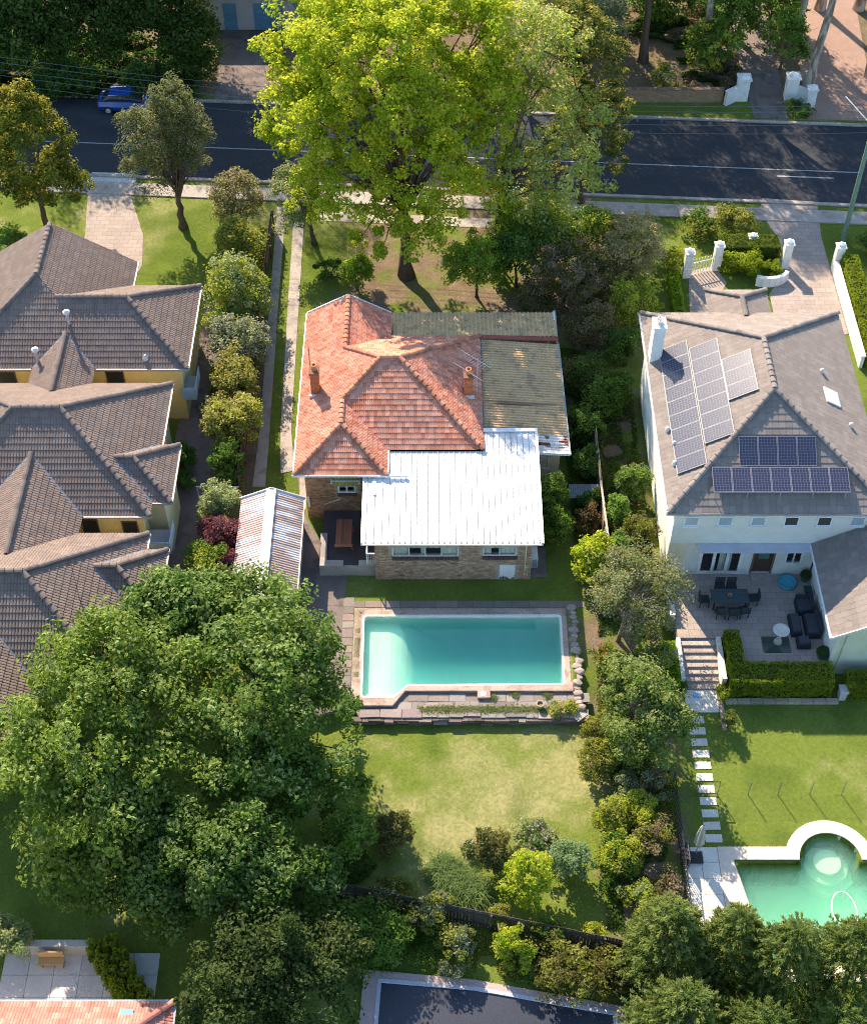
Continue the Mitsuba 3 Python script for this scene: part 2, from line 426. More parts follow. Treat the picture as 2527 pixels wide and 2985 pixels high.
def window(holder, x0, x1, y, z0, z1, panes=2, frame=(0.78, 0.78, 0.76), fw=0.06, bars=0, curtain=None, dark=(0.02, 0.022, 0.025)):
    """A framed window in a wall facing -y."""
    w = fresh('window', holder)
    ms = [box(x0, x1, y - 0.02, y + 0.06, z0, z0 + fw), box(x0, x1, y - 0.02, y + 0.06, z1 - fw, z1)]
    n = panes
    for i in range(n + 1):
        c = x0 + (x1 - x0 - fw) * i / n
        ms.append(box(c, c + fw, y - 0.018, y + 0.058, z0 + fw, z1 - fw))
    add('frame', cat(ms), 'satin', w, color=frame)
    for i in range(n):
        a = x0 + fw + (x1 - x0 - fw) * i / n; b = x0 + (x1 - x0 - fw) * (i + 1) / n
        add('pane', quad((a, y + 0.03, z0 + fw), (b, y + 0.03, z0 + fw), (b, y + 0.03, z1 - fw), (a, y + 0.03, z1 - fw)), 'glass', w)
        for k in range(bars):
            zz = z0 + (z1 - z0) * (k + 1) / (bars + 1)
            add('glazing_bar', box(a, b, y - 0.005, y + 0.025, zz - 0.015, zz + 0.015), 'satin', w, color=frame)
        if curtain:
            side = curtain[i % len(curtain)]
            if side:
                wd = (b - a) * side; s0 = a if i % 2 == 0 else b - wd
                k = max(6, int(wd / 0.05)); xs = np.linspace(s0, s0 + wd, k); zz = 0.02 * np.sin(np.arange(k) * 1.9)
                vv = np.vstack([np.c_[xs, y + 0.14 + zz, np.full(k, z0)], np.c_[xs, y + 0.14 + zz, np.full(k, z1)]])
                add('curtain', (vv, np.array([[j, j + 1, k + j + 1, k + j] for j in range(k - 1)])), 'matte', w, color=(0.50, 0.52, 0.46))
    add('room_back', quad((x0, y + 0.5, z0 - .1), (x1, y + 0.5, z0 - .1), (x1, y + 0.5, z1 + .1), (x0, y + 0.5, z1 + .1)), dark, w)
    return w

# ---------------------------------------------------------------- the lie of the land
def sst(a, b, x):
    t = np.clip((x - a) / (b - a), 0, 1); return t * t * (3 - 2 * t)

POOL = Polygon([(-3.53, 45.06), (6.47, 45.1), (6.42, 40.92), (-1.27, 40.87), (-1.98, 40.16), (-3.5, 40.16)])
POOL_IN = POOL.buffer(-0.12).buffer(0.12)
POOL2 = Polygon([(13.66, 31.66), (23.5, 31.66), (23.5, 26.6), (14.6, 26.6)])
SPA2 = Point(18.1, 31.6).buffer(1.42)
POOL2A = unary_union([POOL2, SPA2])

def gz(x, y):
    lawn = -0.6 * sst(40.75, 40.5, y)
    right = -0.6 * sst(45.5, 38.5, y)
    left = -0.6 * sst(39.8, 38.9, y)
    z = np.where(x < -4.06, left, np.where(x > 7.2, right, lawn))
    z = np.where(x > 11.6, -0.62 * sst(45.5, 44.4, y), z)
    z = z + 0.05 * (meshkit.noise(np.stack([x * 0.35, y * 0.35, 0 * x], -1)) - 0.5) * ((y < 38.5) & (x < 11) | (y > 92))
    d1 = (x > -3.7) & (x < 6.7) & (y > 40.0) & (y < 45.3)
    d2 = (x > 13.95) & (y < 31.4) & (y > 26.8) | ((x - 18.1) ** 2 + (y - 31.6) ** 2 < 1.3)
    return np.where(d1, -3.4, np.where(d2, -3.0, z))

def spaced(fine, lo, hi):
    out = np.array([40, 80, 160, 320, 640, 1300.0])
    return np.concatenate([lo - out[::-1], fine, hi + out])
gx = spaced(np.arange(-46, 46.01, 0.3), -46, 46); gy = spaced(np.arange(14, 128.01, 0.3), 14, 128)
X, Y = np.meshgrid(gx, gy, indexing='ij')
gv = np.stack([X, Y, gz(X, Y)], -1).reshape(-1, 3); n = len(gy)
i, j = np.meshgrid(np.arange(len(gx) - 1), np.arange(n - 1), indexing='ij')
gq = np.stack([i * n + j, (i + 1) * n + j, (i + 1) * n + j + 1, i * n + j + 1], -1).reshape(-1, 4)
add('ground', (gv, gq), 'lawn', smooth=True, kind='structure', label='lawn and bare earth of the gardens and verges')

# road and footpaths (the street runs across, a little askew)
def street(y0, slope, x0=-120, x1=120):
    return lambda off: [(x0, y0 + slope * x0 + off), (x1, y0 + slope * x1 + off)]
SL = -0.065
def band(a, b):
    f = street(84.6, SL); p = f(a); q = f(b)
    return Polygon([p[0], p[1], q[1], q[0]])
add('road', sheet(band(-3.45, 5.6), 0.012), 'asphalt', kind='structure', label='dark asphalt street behind the big bright green tree')
add('footpath', prism(band(-5.6, -4.3), -0.1, 0.09), 'concrete_pale', kind='structure', label='pale concrete footpath along the near side of the street')
add('kerb', prism(band(-3.72, -3.47), -0.1, 0.12), 'concrete_pale', kind='structure', label='concrete kerb on the near side of the street')
add('kerb', prism(band(5.62, 5.86), -0.1, 0.12), 'concrete_pale', kind='structure', label='concrete kerb on the far side of the street')
f0 = street(84.6, SL)
def dash(x0, x1, off, w=0.09):
    y = lambda x: 84.6 + SL * x + off
    return Polygon([(x0, y(x0) - w / 2), (x1, y(x1) - w / 2), (x1, y(x1) + w / 2), (x0, y(x0) + w / 2)])
add('road_marking', sheet(dash(-45, 29, 0.15), 0.018), (0.34, 0.36, 0.37), kind='structure', label='thin white centre line along the street')
add('road_marking', sheet(dash(23.4, 27.2, -0.6, 0.12), 0.018), (0.36, 0.38, 0.39), kind='structure', label='short white dash beside the centre line on the right')

# ---------------------------------------------------------------- the pool and its terrace
rng = np.random.default_rng(11)
outer = Polygon([(-4.08, 45.6), (7.0, 45.6), (6.88, 40.5), (-1.4, 40.5), (-2.0, 39.64), (-4.05, 39.64)])
pool = thing('swimming_pool', 'murky turquoise rectangular swimming pool with notched corner behind the brick house', 'pool')
rim = POOL_IN.buffer(0.09)
add('coping', prism(outer.difference(rim), -0.25, 0.0), 'coping', pool)
add('rim_band', prism(rim.difference(POOL_IN), -0.5, 0.012), (0.80, 0.79, 0.76), pool)
def bz(x):
    return -0.5 - 2.2 * sst(-2.4, 1.6, x)
wall_v, wall_f = prism(POOL_IN.buffer(0.02).difference(POOL_IN.buffer(-0.02)), -2.9, -0.1)
fx, fy = np.meshgrid(np.linspace(-3.8, 6.7, 40), np.linspace(39.9, 45.3, 12), indexing='ij')
fv = np.stack([fx, fy, bz(fx)], -1).reshape(-1, 3)
i, j = np.meshgrid(np.arange(39), np.arange(11), indexing='ij')
fq = np.stack([i * 12 + j, (i + 1) * 12 + j, (i + 1) * 12 + j + 1, i * 12 + j + 1], -1).reshape(-1, 4)
add('basin', cat([(wall_v, wall_f), (fv, fq)]), 'basin', pool)
add('step', box(-3.5, -2.0, 40.16, 40.5, -1.1, -0.35), 'basin', pool)
add('step', box(-3.5, -2.0, 40.5, 40.8, -1.1, -0.62), 'basin', pool)
add('skimmer_box', prism(sbox(2.16, 40.1, 2.78, 40.498), -0.16, 0.002), 'coping', pool)
add('skimmer_lid', lathe(2.46, 40.32, [(0.0, 0.012), (0.15, 0.012), (0.14, 0.02), (0.0, 0.024)]), 'satin', pool, color=(0.8, 0.8, 0.78), label='round white skimmer lid')
add('pool_water', sheet(POOL_IN.buffer(0.03), -0.13), 'water_sheet', kind='structure', label='still murky green water of the pool behind the brick house')
scene['turbid_water'] = {'type': 'homogeneous', 'albedo': {'type': 'rgb', 'value': [0.24, 0.82, 0.80]}, 'sigma_t': {'type': 'rgb', 'value': [1.0, 0.85, 0.84]}, 'scale': 0.8}
scene['water_bound'] = {'type': 'null'}
k = fresh('murky_water'); wv, wf = prism(POOL_IN.buffer(0.06), -3.0, -0.135)
scene[k] = {**mikit.ply((wv, wf), 'water_bound'), 'interior': {'type': 'ref', 'id': 'turbid_water'}}
meta(k, 'cloudy body of water in the pool behind the brick house', kind='stuff')

# stone flags on the left of the pool, the lower terrace and its wall
flag = thing('stone_paving', 'strip of grey stone flags with grassy joints left of the pool', 'paving')
y = 39.7
while y < 46.0:
    d = rng.uniform(0.42, 0.66)
    add('paver', rbox(-4.36 + rng.normal(0, .008), y + d / 2, -0.06, 0.55, d - 0.035, 0.085 + rng.uniform(0, .012), rng.normal(0, .015)), tuple(jit(rng, (0.235, 0.195, 0.175), 0.12)), flag)
    y += d
add('joint_bed', cat([rbox(-4.345, 42.8, -0.09, 0.57, 6.3, 0.095)]), 'concrete_dark', flag, kind='stuff')

edge = thing('pool_edging', 'strip of dark paving slabs between the pool and the grass by the house', 'paving')
x = -4.6
while x < 7.2:
    w = rng.uniform(0.7, 1.2); add('paver', rbox(x + w / 2, 45.84, -0.1, w - 0.02, 0.42, 0.115 + rng.uniform(0, .012), 0), tuple(jit(rng, (0.21, 0.17, 0.16), 0.12)), edge); x += w
ter = thing('stone_terrace', 'long low terrace of uneven grey stone slabs between pool and lawn', 'terrace')
add('bed', prism(Polygon([(-3.9, 39.62), (-2.05, 39.62), (-1.42, 40.48), (6.9, 40.48), (7.05, 39.0), (3.0, 38.98), (-3.6, 39.05)]), -0.7, -0.185), (0.20, 0.165, 0.15), ter)
for (ya, yb, xa, xb, dz) in ((39.94, 40.47, -1.25, 6.75, 0.0), (39.5, 39.95, -1.75, 6.75, -0.01), (39.02, 39.52, -3.6, 6.75, 0.02)):
    x = xa
    while x < xb:
        w = rng.uniform(0.45, 1.25)
        if not (2.0 < x + w / 2 < 2.9 and ya > 39.9):
            tone = jit(rng, (0.255, 0.222, 0.215), 0.12)
            m = rbox(x + w / 2, (ya + yb) / 2 + rng.normal(0, .02), -0.21, w - 0.03, yb - ya - 0.02 + rng.normal(0, .03), 0.055 + dz + rng.uniform(0, .02), rng.normal(0, .022))
            add('paver', m, tuple(tone), ter)
        x += w
rw = thing('retaining_wall', 'low dry stone retaining wall dropping from the terrace to the lawn', 'wall')
for r in range(4):
    x = -3.8 + rng.uniform(-.2, 0)
    while x < 7.0:
        w = rng.uniform(0.3, 0.8)
        yy = 39.02 - 0.02 * abs(x - 3) * 0 + rng.normal(0, .035) - 0.03 * (r == 3)
        add('stone', rbox(x + w / 2, yy, -0.75 + r * 0.14, w - 0.02, 0.26, 0.132, rng.normal(0, .03)), tuple(jit(rng, (0.20, 0.16, 0.14), 0.2)), rw)
        x += w

def rock(cx, cy, cz, r, seed, squash=0.6):
    m = trimesh.creation.icosphere(subdivisions=1); v = np.array(m.vertices)
    q = meshkit.noise(v * 1.6 + seed * 7.3, seed) - 0.5
    v = v * (1 + 0.7 * q[:, None]); v = np.sign(v) * np.abs(v) ** 0.75
    a = seed * 1.7; c, s = math.cos(a), math.sin(a)
    v = np.c_[v[:, 0] * c - v[:, 1] * s, v[:, 0] * s + v[:, 1] * c, v[:, 2] * squash] * [1.15, 0.9, 1.0]
    return v * r + [cx, cy, cz], np.array(m.faces)
sw = thing('rock_edging', 'heap of rough grey rocks lining the right end of the pool', 'rock wall')
add('bed', prism(Polygon([(6.92, 45.7), (7.3, 45.7), (7.34, 39.0), (6.98, 39.0)]), -0.7, -0.16), (0.13, 0.10, 0.08), sw)
y = 39.35; q = 0
while y < 45.7:
    r = rng.uniform(0.14, 0.24)
    add('stone', rock(7.14 + rng.normal(0, .05), y + r, -0.08 + rng.uniform(-.05, .06), r, q, 0.7), tuple(jit(rng, (0.34, 0.285, 0.26), 0.16)), sw)
    if rng.random() < 0.6: add('stone', rock(7.02 + 0.25 * rng.random(), y + r * 0.4, -0.14, r * 0.6, q + 50, 0.7), tuple(jit(rng, (0.3, 0.25, 0.23), 0.16)), sw)
    y += r * 1.55; q += 1
add('slab', rbox(7.12, 39.12, -0.16, 0.62, 0.42, 0.07, 0.7), (0.36, 0.33, 0.31), sw, label='loose flat slab at the corner')
pot = thing('flower_pot', 'empty pale terracotta pot standing on the stone terrace', 'pot')
add('body', lathe(5.2, 39.62, [(0.0, -0.14), (0.12, -0.14), (0.17, 0.16), (0.19, 0.16), (0.19, 0.2), (0.155, 0.2), (0.15, 0.08), (0, 0.08)], 18), 'matte', pot, color=(0.46, 0.40, 0.33), smooth=False)
add('soil', lathe(5.2, 39.62, [(0.0, 0.1), (0.15, 0.1)], 14), (0.2, 0.16, 0.09), pot)

# dark concrete yard between shed and house, strips of the old driveway
yard = Polygon([(-7.6, 60), (-7.0, 60), (-7.0, 52.3), (-6.9, 51.7), (-5.95, 49.9), (-5.95, 47.8), (-4.5, 47.7), (-4.62, 46.2), (-4.62, 39.5), (-5.6, 39.0), (-6.9, 40.0), (-6.9, 44.0), (-7.1, 51.6), (-7.6, 55)])
add('yard_path', prism(yard.buffer(0), -0.2, 0.01), 'concrete_dark', kind='structure', label='dark worn concrete path between shed and pool')
add('yard_path', prism(Polygon([(-6.95, 52.3), (-7.05, 64.5), (-7.45, 64.5), (-7.5, 56), (-7.3, 52.3)]), -0.2, 0.03), 'concrete_pale', kind='structure', label='narrow pale concrete strip along the left wall of the house')
for nm, pts in (('left', [(-10.4, 79.2), (-9.8, 79.2), (-9.65, 69.5), (-9.35, 57.5), (-9.3, 54.0), (-10.0, 54.0), (-9.95, 58.4), (-10.2, 69.5)]), ('right', [(-9.25, 79.2), (-8.55, 79.2), (-8.36, 69.4), (-8.15, 58.4), (-7.75, 55.2), (-8.5, 55.0), (-8.75, 58.4), (-9.05, 69.5)])):
    add('driveway_strip', prism(Polygon(pts), -0.2, 0.035 if nm == 'right' else 0.03), 'concrete_pale', kind='structure', label=f'worn concrete wheel track of the driveway, the one {"beside the fence" if nm == "left" else "nearer the house"}')

# ---------------------------------------------------------------- the brick house
H = thing('brick_house', 'brown brick house with orange tiled hip roof and white metal rear roof', 'house')
tA = 0.565
xL, xW, xwR, xR, yWR, yWF, yR, yF = -7.25, -4.85, -2.45, 2.6, 51.34, 63.94, 53.16, 61.99
zE = 3.9
lp = lambda x, y: (x, y, zE + (x - xL) * tA)
wr = lambda x, y: (x, y, zE + (y - yWR) * tA)
wp = lambda x, y: (x, y, zE + (xwR - x) * tA)
mr = lambda x, y: (x, y, zE + (y - yR) * tA)
mx = lambda x, y: (x, y, zE + (xR - x) * tA)
mf = lambda x, y: (x, y, zE + (yF - y) * tA)
half = (yF - yR) / 2; ry = (yF + yR) / 2; ra, rb = xL + half, xR - half
A1 = (xW, yWR + 2.4); A2 = (xW, ry - (ra - xW)); A3 = (xW, ry + (ra - xW))
faces = [
    [lp(xL, yWF), lp(xL, yWR), lp(*A1), lp(*A2), lp(ra, ry), lp(*A3), lp(xW, yWF)],
    [wr(xL, yWR), wr(xwR, yWR), wr(*A1)],
    [wp(xwR, yWR), wp(xwR, yR), wp(*A2), wp(*A1)],
    [mr(xwR, yR), mr(xR, yR), mr(rb, ry), mr(ra, ry), mr(*A2)],
    [mx(xR, yR), mx(xR, yF), mx(rb, ry)],
    [mf(xR, yF), mf(xwR, yF), mf(*A3), mf(ra, ry), mf(rb, ry)],
    [wp(xwR, yF), wp(xwR, yWF), wp(xW, yWF), wp(*A3)]]
roof = add('roof', deck(faces, 0.03), (0.10, 0.06, 0.05), H)
terra = [(0.59, 0.26, 0.18), (0.54, 0.225, 0.15), (0.62, 0.30, 0.215), (0.49, 0.195, 0.13), (0.53, 0.28, 0.21)]
tiled_roof(roof, faces, terra, parts=300, seed=2, look=lambda c, n: -40 * (n[1] > -0.2))
z_ = lambda q: zE + (min(q[0] - xL, 99)) * tA
ridge = [((xL, yWR, zE), lp(*A1)), ((xwR, yWR, zE), lp(*A1)), (lp(*A1), lp(*A2)), (lp(*A2), lp(ra, ry)), (lp(ra, ry), mr(rb, ry)), ((xR, yR, zE), mr(rb, ry)), ((xR, yF, zE), mr(rb, ry)), (lp(*A3), lp(ra, ry)), (lp(*A3), lp(xW, yWF))]
up_ = lambda p, d=0.05: (p[0], p[1], p[2] + d)
caps(roof, [(up_(a), up_(b)) for a, b in ridge], [(0.40, 0.17, 0.11), (0.34, 0.15, 0.10), (0.46, 0.22, 0.15)])
add('valley_flashing', cat([bar(up_(wp(xwR + .12, yR - .12), .05), up_(wp(*A2), .05), 0.16, 0.02), bar(up_(wp(xwR, yF), .05), up_(wp(*A3), .05), 0.16, 0.02)]), (0.40, 0.12, 0.10), roof)

# gutters, fascia, barge boards
gut = lambda a, b: bar(a, b, 0.12, 0.11)
WH = (0.74, 0.74, 0.72)
add('gutter', gut((xL - .05, yWR - .05, 3.87), (xL - .05, yWF, 3.87)), 'satin', H, color=WH)
add('gutter', gut((xL - .1, yWR - .05, 3.87), (-1.35, yWR - .05, 3.87)), 'satin', H, color=WH, label='white gutter that runs on over the metal roof')
add('gutter', gut((xR + .06, yR, 3.85), (xR + .06, yF, 3.85)), 'satin', H, color=(0.10, 0.10, 0.10))
add('gutter', gut((xwR + .05, yWR, 3.86), (xwR + .05, yR, 3.86)), 'satin', H, color=WH)
add('barge_board', cat([bar((xL, yWF + .04, zE), (xW, yWF + .04, zE + 2.4 * tA), 0.06, 0.2), bar((xwR, yWF + .04, zE), (xW, yWF + .04, zE + 2.4 * tA), 0.06, 0.2)]), 'satin', H, color=(0.66, 0.68, 0.72))

# walls
BR = [(0.38, 0.225, 0.12), (0.32, 0.18, 0.095), (0.43, 0.26, 0.145), (0.28, 0.17, 0.10)]
BX = [(0.41, 0.265, 0.185), (0.35, 0.22, 0.15), (0.46, 0.32, 0.23), (0.31, 0.20, 0.15)]
brick_wall(H, -6.78, -2.9, 51.75, -0.1, 3.86, [(-5.07, 2.04, -4.12, 2.96)], BR, 7)
add('wall', cat([box(-6.78, -6.55, 51.97, 63.8, -.1, 3.85), box(-6.78, -2.9, 63.6, 63.82, -.1, 3.85), box(2.0, 2.22, 53.6, 61.6, -.1, 3.85), box(-2.9, 2.22, 61.4, 61.6, -.1, 3.85)]), 'brickwork', H)
gz_ = [(-6.78, 63.7, 3.85), (-2.9, 63.7, 3.85), (xW, 63.7, 5.2)]
add('gable', (np.array(gz_), np.array([[0, 1, 2]])), 'brickwork', H)
window(H, -5.07, -4.12, 51.75, 2.04, 2.96, panes=2, fw=0.085, bars=1)
add('window_sill', cat([box(-5.1 + k * 0.086, -5.1 + k * 0.086 + 0.076, 51.69, 51.8, 1.8, 2.03) for k in range(12)]), (0.12, 0.075, 0.06), H)
aw = fresh('awning', H)
add('fabric', quad((-5.3, 51.7, 3.28), (-3.95, 51.7, 3.28), (-3.95, 51.35, 3.0), (-5.3, 51.35, 3.0)), (0.30, 0.27, 0.05), aw, label='olive striped canvas awning')
add('stripe', cat([quad((x, 51.697, 3.284), (x + .02, 51.697, 3.284), (x + .02, 51.347, 3.004), (x, 51.347, 3.004)) for x in np.arange(-5.15, -4.0, 0.2)]), (0.6, 0.6, 0.45), aw)
add('end_bracket', cat([box(-5.4, -5.3, 51.4, 51.7, 3.1, 3.22), box(-3.95, -3.85, 51.4, 51.7, 3.1, 3.22), bar((-5.4, 51.5, 3.25), (-3.85, 51.5, 3.25), 0.05)]), 'satin', aw, color=(0.6, 0.63, 0.68))
add('meter_box', box(-6.72, -6.62, 51.62, 51.738, 1.0, 1.75), 'satin', H, color=(0.72, 0.72, 0.72))
add('wall_conduit', cat([bar((-5.85, 51.7, 1.15), (-5.45, 51.7, 1.35), 0.035), bar((-5.4, 51.7, 1.37), (-4.95, 51.7, 1.6), 0.035)]), 'satin', H, color=(0.75, 0.74, 0.7))
# rear extension under the white metal roof
X0, X1, YW = -3.02, 5.05, 47.5
brick_wall(H, X0, X1, YW, -0.3, 3.42, [(-2.11, 1.90, 1.27, 2.82), (2.53, 1.94, 4.24, 2.83), (3.39, 0.06, 4.26, 1.18)], BX, 9)
add('wall', cat([box(X0, X0 + .22, YW + .225, 53.4, -.3, 3.4), box(X1 - .22, X1, YW + .225, 54.6, -.3, 3.4), box(2.22, 5.05, 54.4, 54.6, -.1, 3.7)]), 'brickwork', H)
window(H, -2.11, 1.27, YW, 1.90, 2.82, panes=4, fw=0.055, curtain=[0.97, 0.25, 0.0, 0.97], frame=(0.62, 0.63, 0.63))
window(H, 2.53, 4.24, YW, 1.94, 2.83, panes=2, fw=0.055, curtain=[0.5, 0.95], frame=(0.62, 0.63, 0.63))
for a, b, z in ((-2.13, 1.27, 1.62), (2.51, 4.26, 1.66)):
    k = 0
    while a + k * 0.086 < b:
        add('sill_brick', box(a + k * 0.086, a + k * 0.086 + 0.074, YW - 0.07, YW + 0.05, z, z + 0.26), tuple(jit(rng, (0.10, 0.06, 0.065), 0.15)), H); k += 1
for a, b, z in ((-2.2, 1.35, 2.98), (2.45, 4.32, 2.98)):
    xs = np.arange(a, b, 0.04); zz = z - 0.13 - 0.05 * np.abs(np.sin(xs * 11))
    k = len(xs); v = np.vstack([np.c_[xs, np.full(k, YW - .10), np.full(k, z + .08)], np.c_[xs, np.full(k, YW - .2), zz]])
    add('awning_valance', (v, np.array([[q, q + 1, k + q + 1, k + q] for q in range(k - 1)])), (0.40, 0.38, 0.30), H)
ht = fresh('hatch_door', H)
add('door_leaf', box(3.41, 4.24, YW - .03, YW + .03, 0.07, 1.17), 'matte', ht, color=(0.72, 0.73, 0.76))
pp = cat([prism(Polygon([(3.42, .08), (3.95, .08), (3.9, .2), (3.82, .16), (3.78, .32), (3.7, .18), (3.62, .36), (3.56, .2), (3.47, .26)]), 0, 0.004), prism(Polygon([(4.05, .08), (4.22, .08), (4.2, .25), (4.12, .2)]), 0, 0.004)])
add('peeled_patch', (np.c_[pp[0][:, 0], YW - .031 - pp[0][:, 2], pp[0][:, 1]], pp[1]), (0.16, 0.09, 0.10), ht, label='bare wood where the white paint has peeled')
add('hinge', cat([box(4.19, 4.235, YW - .04, YW - .03, 1.0, 1.06), box(4.19, 4.235, YW - .04, YW - .03, .3, .36)]), (0.3, 0.25, 0.2), ht)
for x in (-1.66, 1.35):
    add('air_brick', box(x - .11, x + .11, YW - .022, YW, 0.26, 0.4), (0.30, 0.10, 0.06), H)
# white ribbed roof, sheet by sheet
wz = lambda x, y: 3.5 + (y - 47.06) * 0.05
sheets = [(-3.65, -2.45, 51.35), (-2.45, 2.66, 53.1), (2.66, 5.5, 54.55)]
for a, b, yt in sheets:
    k = int(round((b - a) / 0.87)) or 1
    for q in range(k):
        xa, xb = a + (b - a) * q / k, a + (b - a) * (q + 1) / k
        add('roof_sheet', ribbed(xa, xb, 47.06, yt, wz, (xb - xa) / 3, 0.05, 0.036), 'white_steel', H)
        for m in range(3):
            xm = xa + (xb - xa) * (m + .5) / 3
            add('seam_and_shade', bar((xm + .036, 47.07, wz(0, 47.07) + .012), (xm + .036, yt, wz(0, yt) + .012), .015 if m else .022, .03), (0.36, 0.37, 0.39), H)  # shadow line of the side lap, painted as a dark grey strip along each rib
add('eave_gutter', gut((-3.66, 47.02, 3.42), (5.52, 47.02, 3.42)), 'satin', H, color=(0.7, 0.71, 0.71))
add('eave_soffit', box(-3.6, 5.46, 47.1, 47.5, 3.36, 3.40), (0.45, 0.45, 0.43), H)
add('side_flashing', cat([bar((5.5, 47.0, 3.53), (5.5, 54.5, 3.92), 0.14, 0.1), bar((2.66, 54.55, 3.94), (5.55, 54.55, 3.94), 0.22, 0.08), bar((-3.65, 47.0, 3.52), (-3.65, 51.35, 3.74), 0.05, 0.06)]), 'satin', H, color=(0.72, 0.73, 0.75))
add('roof_batten', box(-3.18, -2.98, 50.1, 51.2, 3.735, 3.745), 'satin', H, color=(0.62, 0.64, 0.68))
# verandah and side roofs of beige profiled steel
vz = lambda x, y: 3.15 + (64.9 - y) * 0.2
for q in range(10):
    a = -2.4 + q * 0.946
    add('roof_sheet', ribbed(a, a + 0.946, 62.25, 64.9, vz, 0.236, 0.09, 0.06), 'beige_steel', H)
sz = lambda x, y: 3.68 - (x - 2.72) * 0.085
yy = 62.0
while yy > 54.8:
    add('roof_sheet', ribbed(2.72, 7.1 + (62 - yy) * 0.014, yy - 0.8, yy, sz, 0.2, 0.08, 0.055, along='x'), 'beige_steel', H); yy -= 0.8
add('roof_sheet', ribbed(5.62, 7.22, 53.4, 54.8, lambda x, y: sz(x, y) - 0.03, 0.2, 0.06, 0.035, along='x'), 'beige_steel', H, label='last side roof sheets with the paint worn off')
add('ridge_flashing', bar((2.7, 62.14, 3.74), (7.1, 62.14, 3.6), 0.3, 0.08), (0.30, 0.09, 0.07), H)
add('side_gutter', cat([gut((7.08, 65, 3.2), (7.08, 62.1, 3.25)), gut((7.14, 62.1, 3.2), (7.28, 53.4, 3.2))]), 'satin', H, color=(0.30, 0.33, 0.35))
add('end_flashing', cat([bar((5.6, 53.36, 3.42), (7.25, 53.36, 3.3), 0.1, 0.16), bar((7.06, 62.2, 3.42), (7.02, 64.9, 3.2), 0.08, 0.1)]), 'satin', H, color=(0.75, 0.75, 0.76))
add('verandah_wall', cat([box(5.05, 6.75, 54.0, 54.2, 0, 3.15), box(6.65, 6.85, 54.2, 61.6, 0, 3.1), box(2.3, 6.8, 61.5, 61.7, 0, 3.3)]), (0.40, 0.36, 0.26), H)
window(H, 5.35, 6.25, 53.98, 1.5, 2.7, panes=2, frame=(0.55, 0.56, 0.55), curtain=[0.8, 0.0])
for x in (-2.2, 0.8, 3.8, 6.8):
    add('verandah_post', bar((x, 64.6, 0), (x, 64.6, 3.15), 0.1), (0.5, 0.5, 0.48), H)
add('downpipe', cat([tube([(4.74, 47.1, 3.4), (4.74, 47.36, 3.1), (4.73, 47.42, 2.9), (4.73, 47.42, -0.1)], 0.05, 8), tube([(4.73, 47.42, 1.0), (4.73, 47.42, 1.06)], 0.06, 8)]), 'satin', H, color=(0.62, 0.57, 0.44), smooth=True)
# chimneys
def chimney(x, y, z0, z1, dx, dy):
    c = fresh('chimney', H)
    add('stack', box(x - dx, x + dx, y - dy, y + dy, z0, z1), (0.33, 0.13, 0.06), c)
    k = 0
    while z0 + k * 0.086 < z1 - 0.1:
        zz = z0 + k * 0.086; o = 0.006
        add('brick_course', box(x - dx - o, x + dx + o, y - dy - o, y + dy + o, zz + .006, zz + .08), tuple(jit(rng, (0.36, 0.15, 0.07), 0.12)), c); k += 1
    add('corbel', box(x - dx - .05, x + dx + .05, y - dy - .05, y + dy + .05, z1 - .1, z1 + .06), (0.22, 0.11, 0.07), c)
    add('chimney_pot', lathe(x, y + 0.02, [(0.15, z1 + .05), (0.13, z1 + .3), (0.16, z1 + .34), (0.16, z1 + .4), (0.1, z1 + .4), (0.1, z1 + .1)], 14), (0.48, 0.22, 0.10), c)
    add('flashing', cat([box(x - dx - .12, x + dx + .12, y - dy - .12, y - dy - .01, z0 - .02, z0 + .14)]), 'satin', c, color=(0.62, 0.66, 0.72))
chimney(-6.4, 57.05, 4.32, 5.95, 0.22, 0.3)
chimney(1.88, 57.0, 4.3, 5.7, 0.22, 0.3)
add('vent_pipe', tube([(-6.85, 59.3, 4.1), (-6.85, 59.3, 5.6)], 0.035, 7), 'satin', H, color=(0.45, 0.16, 0.12), smooth=True)
an = fresh('roof_aerial', H)
AL = (0.42, 0.43, 0.46)
add('mast', tube([(2.35, 57.0, 4.0), (2.35, 57.0, 6.9)], 0.025, 6), 'satin', an, color=AL, smooth=True)
add('boom', cat([tube([(1.5, 57.75, 6.75), (3.0, 56.4, 6.75)], 0.012, 5), tube([(1.05, 57.15, 6.45), (2.6, 55.7, 6.45)], 0.012, 5)]), 'satin', an, color=AL)
add('element', cat([tube([(1.75 + .13 * k - .3, 57.5 - .12 * k - .28, 6.76), (1.75 + .13 * k + .3, 57.5 - .12 * k + .28, 6.76)], 0.009, 4) for k in range(9)]), 'satin', an, color=AL)

# ---------------------------------------------------------------- the raised patio
pt = thing('raised_patio', 'raised concrete patio with low pale walls in the corner of the brick house', 'patio')
add('floor', prism(Polygon([(-5.9, 51.74), (-3.03, 51.74), (-3.03, 47.75), (-5.9, 47.75)]), -0.2, 0.6), (0.085, 0.07, 0.072), pt)
PW = 'concrete_pale'
add('low_wall', prism(Polygon([(-5.97, 49.95), (-5.62, 49.95), (-5.58, 48.1), (-5.95, 48.1)]), -0.2, 0.85), PW, pt)
add('low_wall', prism(sbox(-5.95, 47.72, -4.7, 48.098), -0.2, 0.85), PW, pt)
add('low_wall', prism(sbox(-3.9, 47.72, -3.03, 48.1), -0.2, 0.85), PW, pt)
add('kerb_edge', prism(sbox(-4.698, 47.74, -3.902, 47.9), -0.2, 0.66), PW, pt)
tb = thing('picnic_table', 'red brown slatted timber table standing on the raised patio', 'table')
TB = (0.27, 0.10, 0.06)
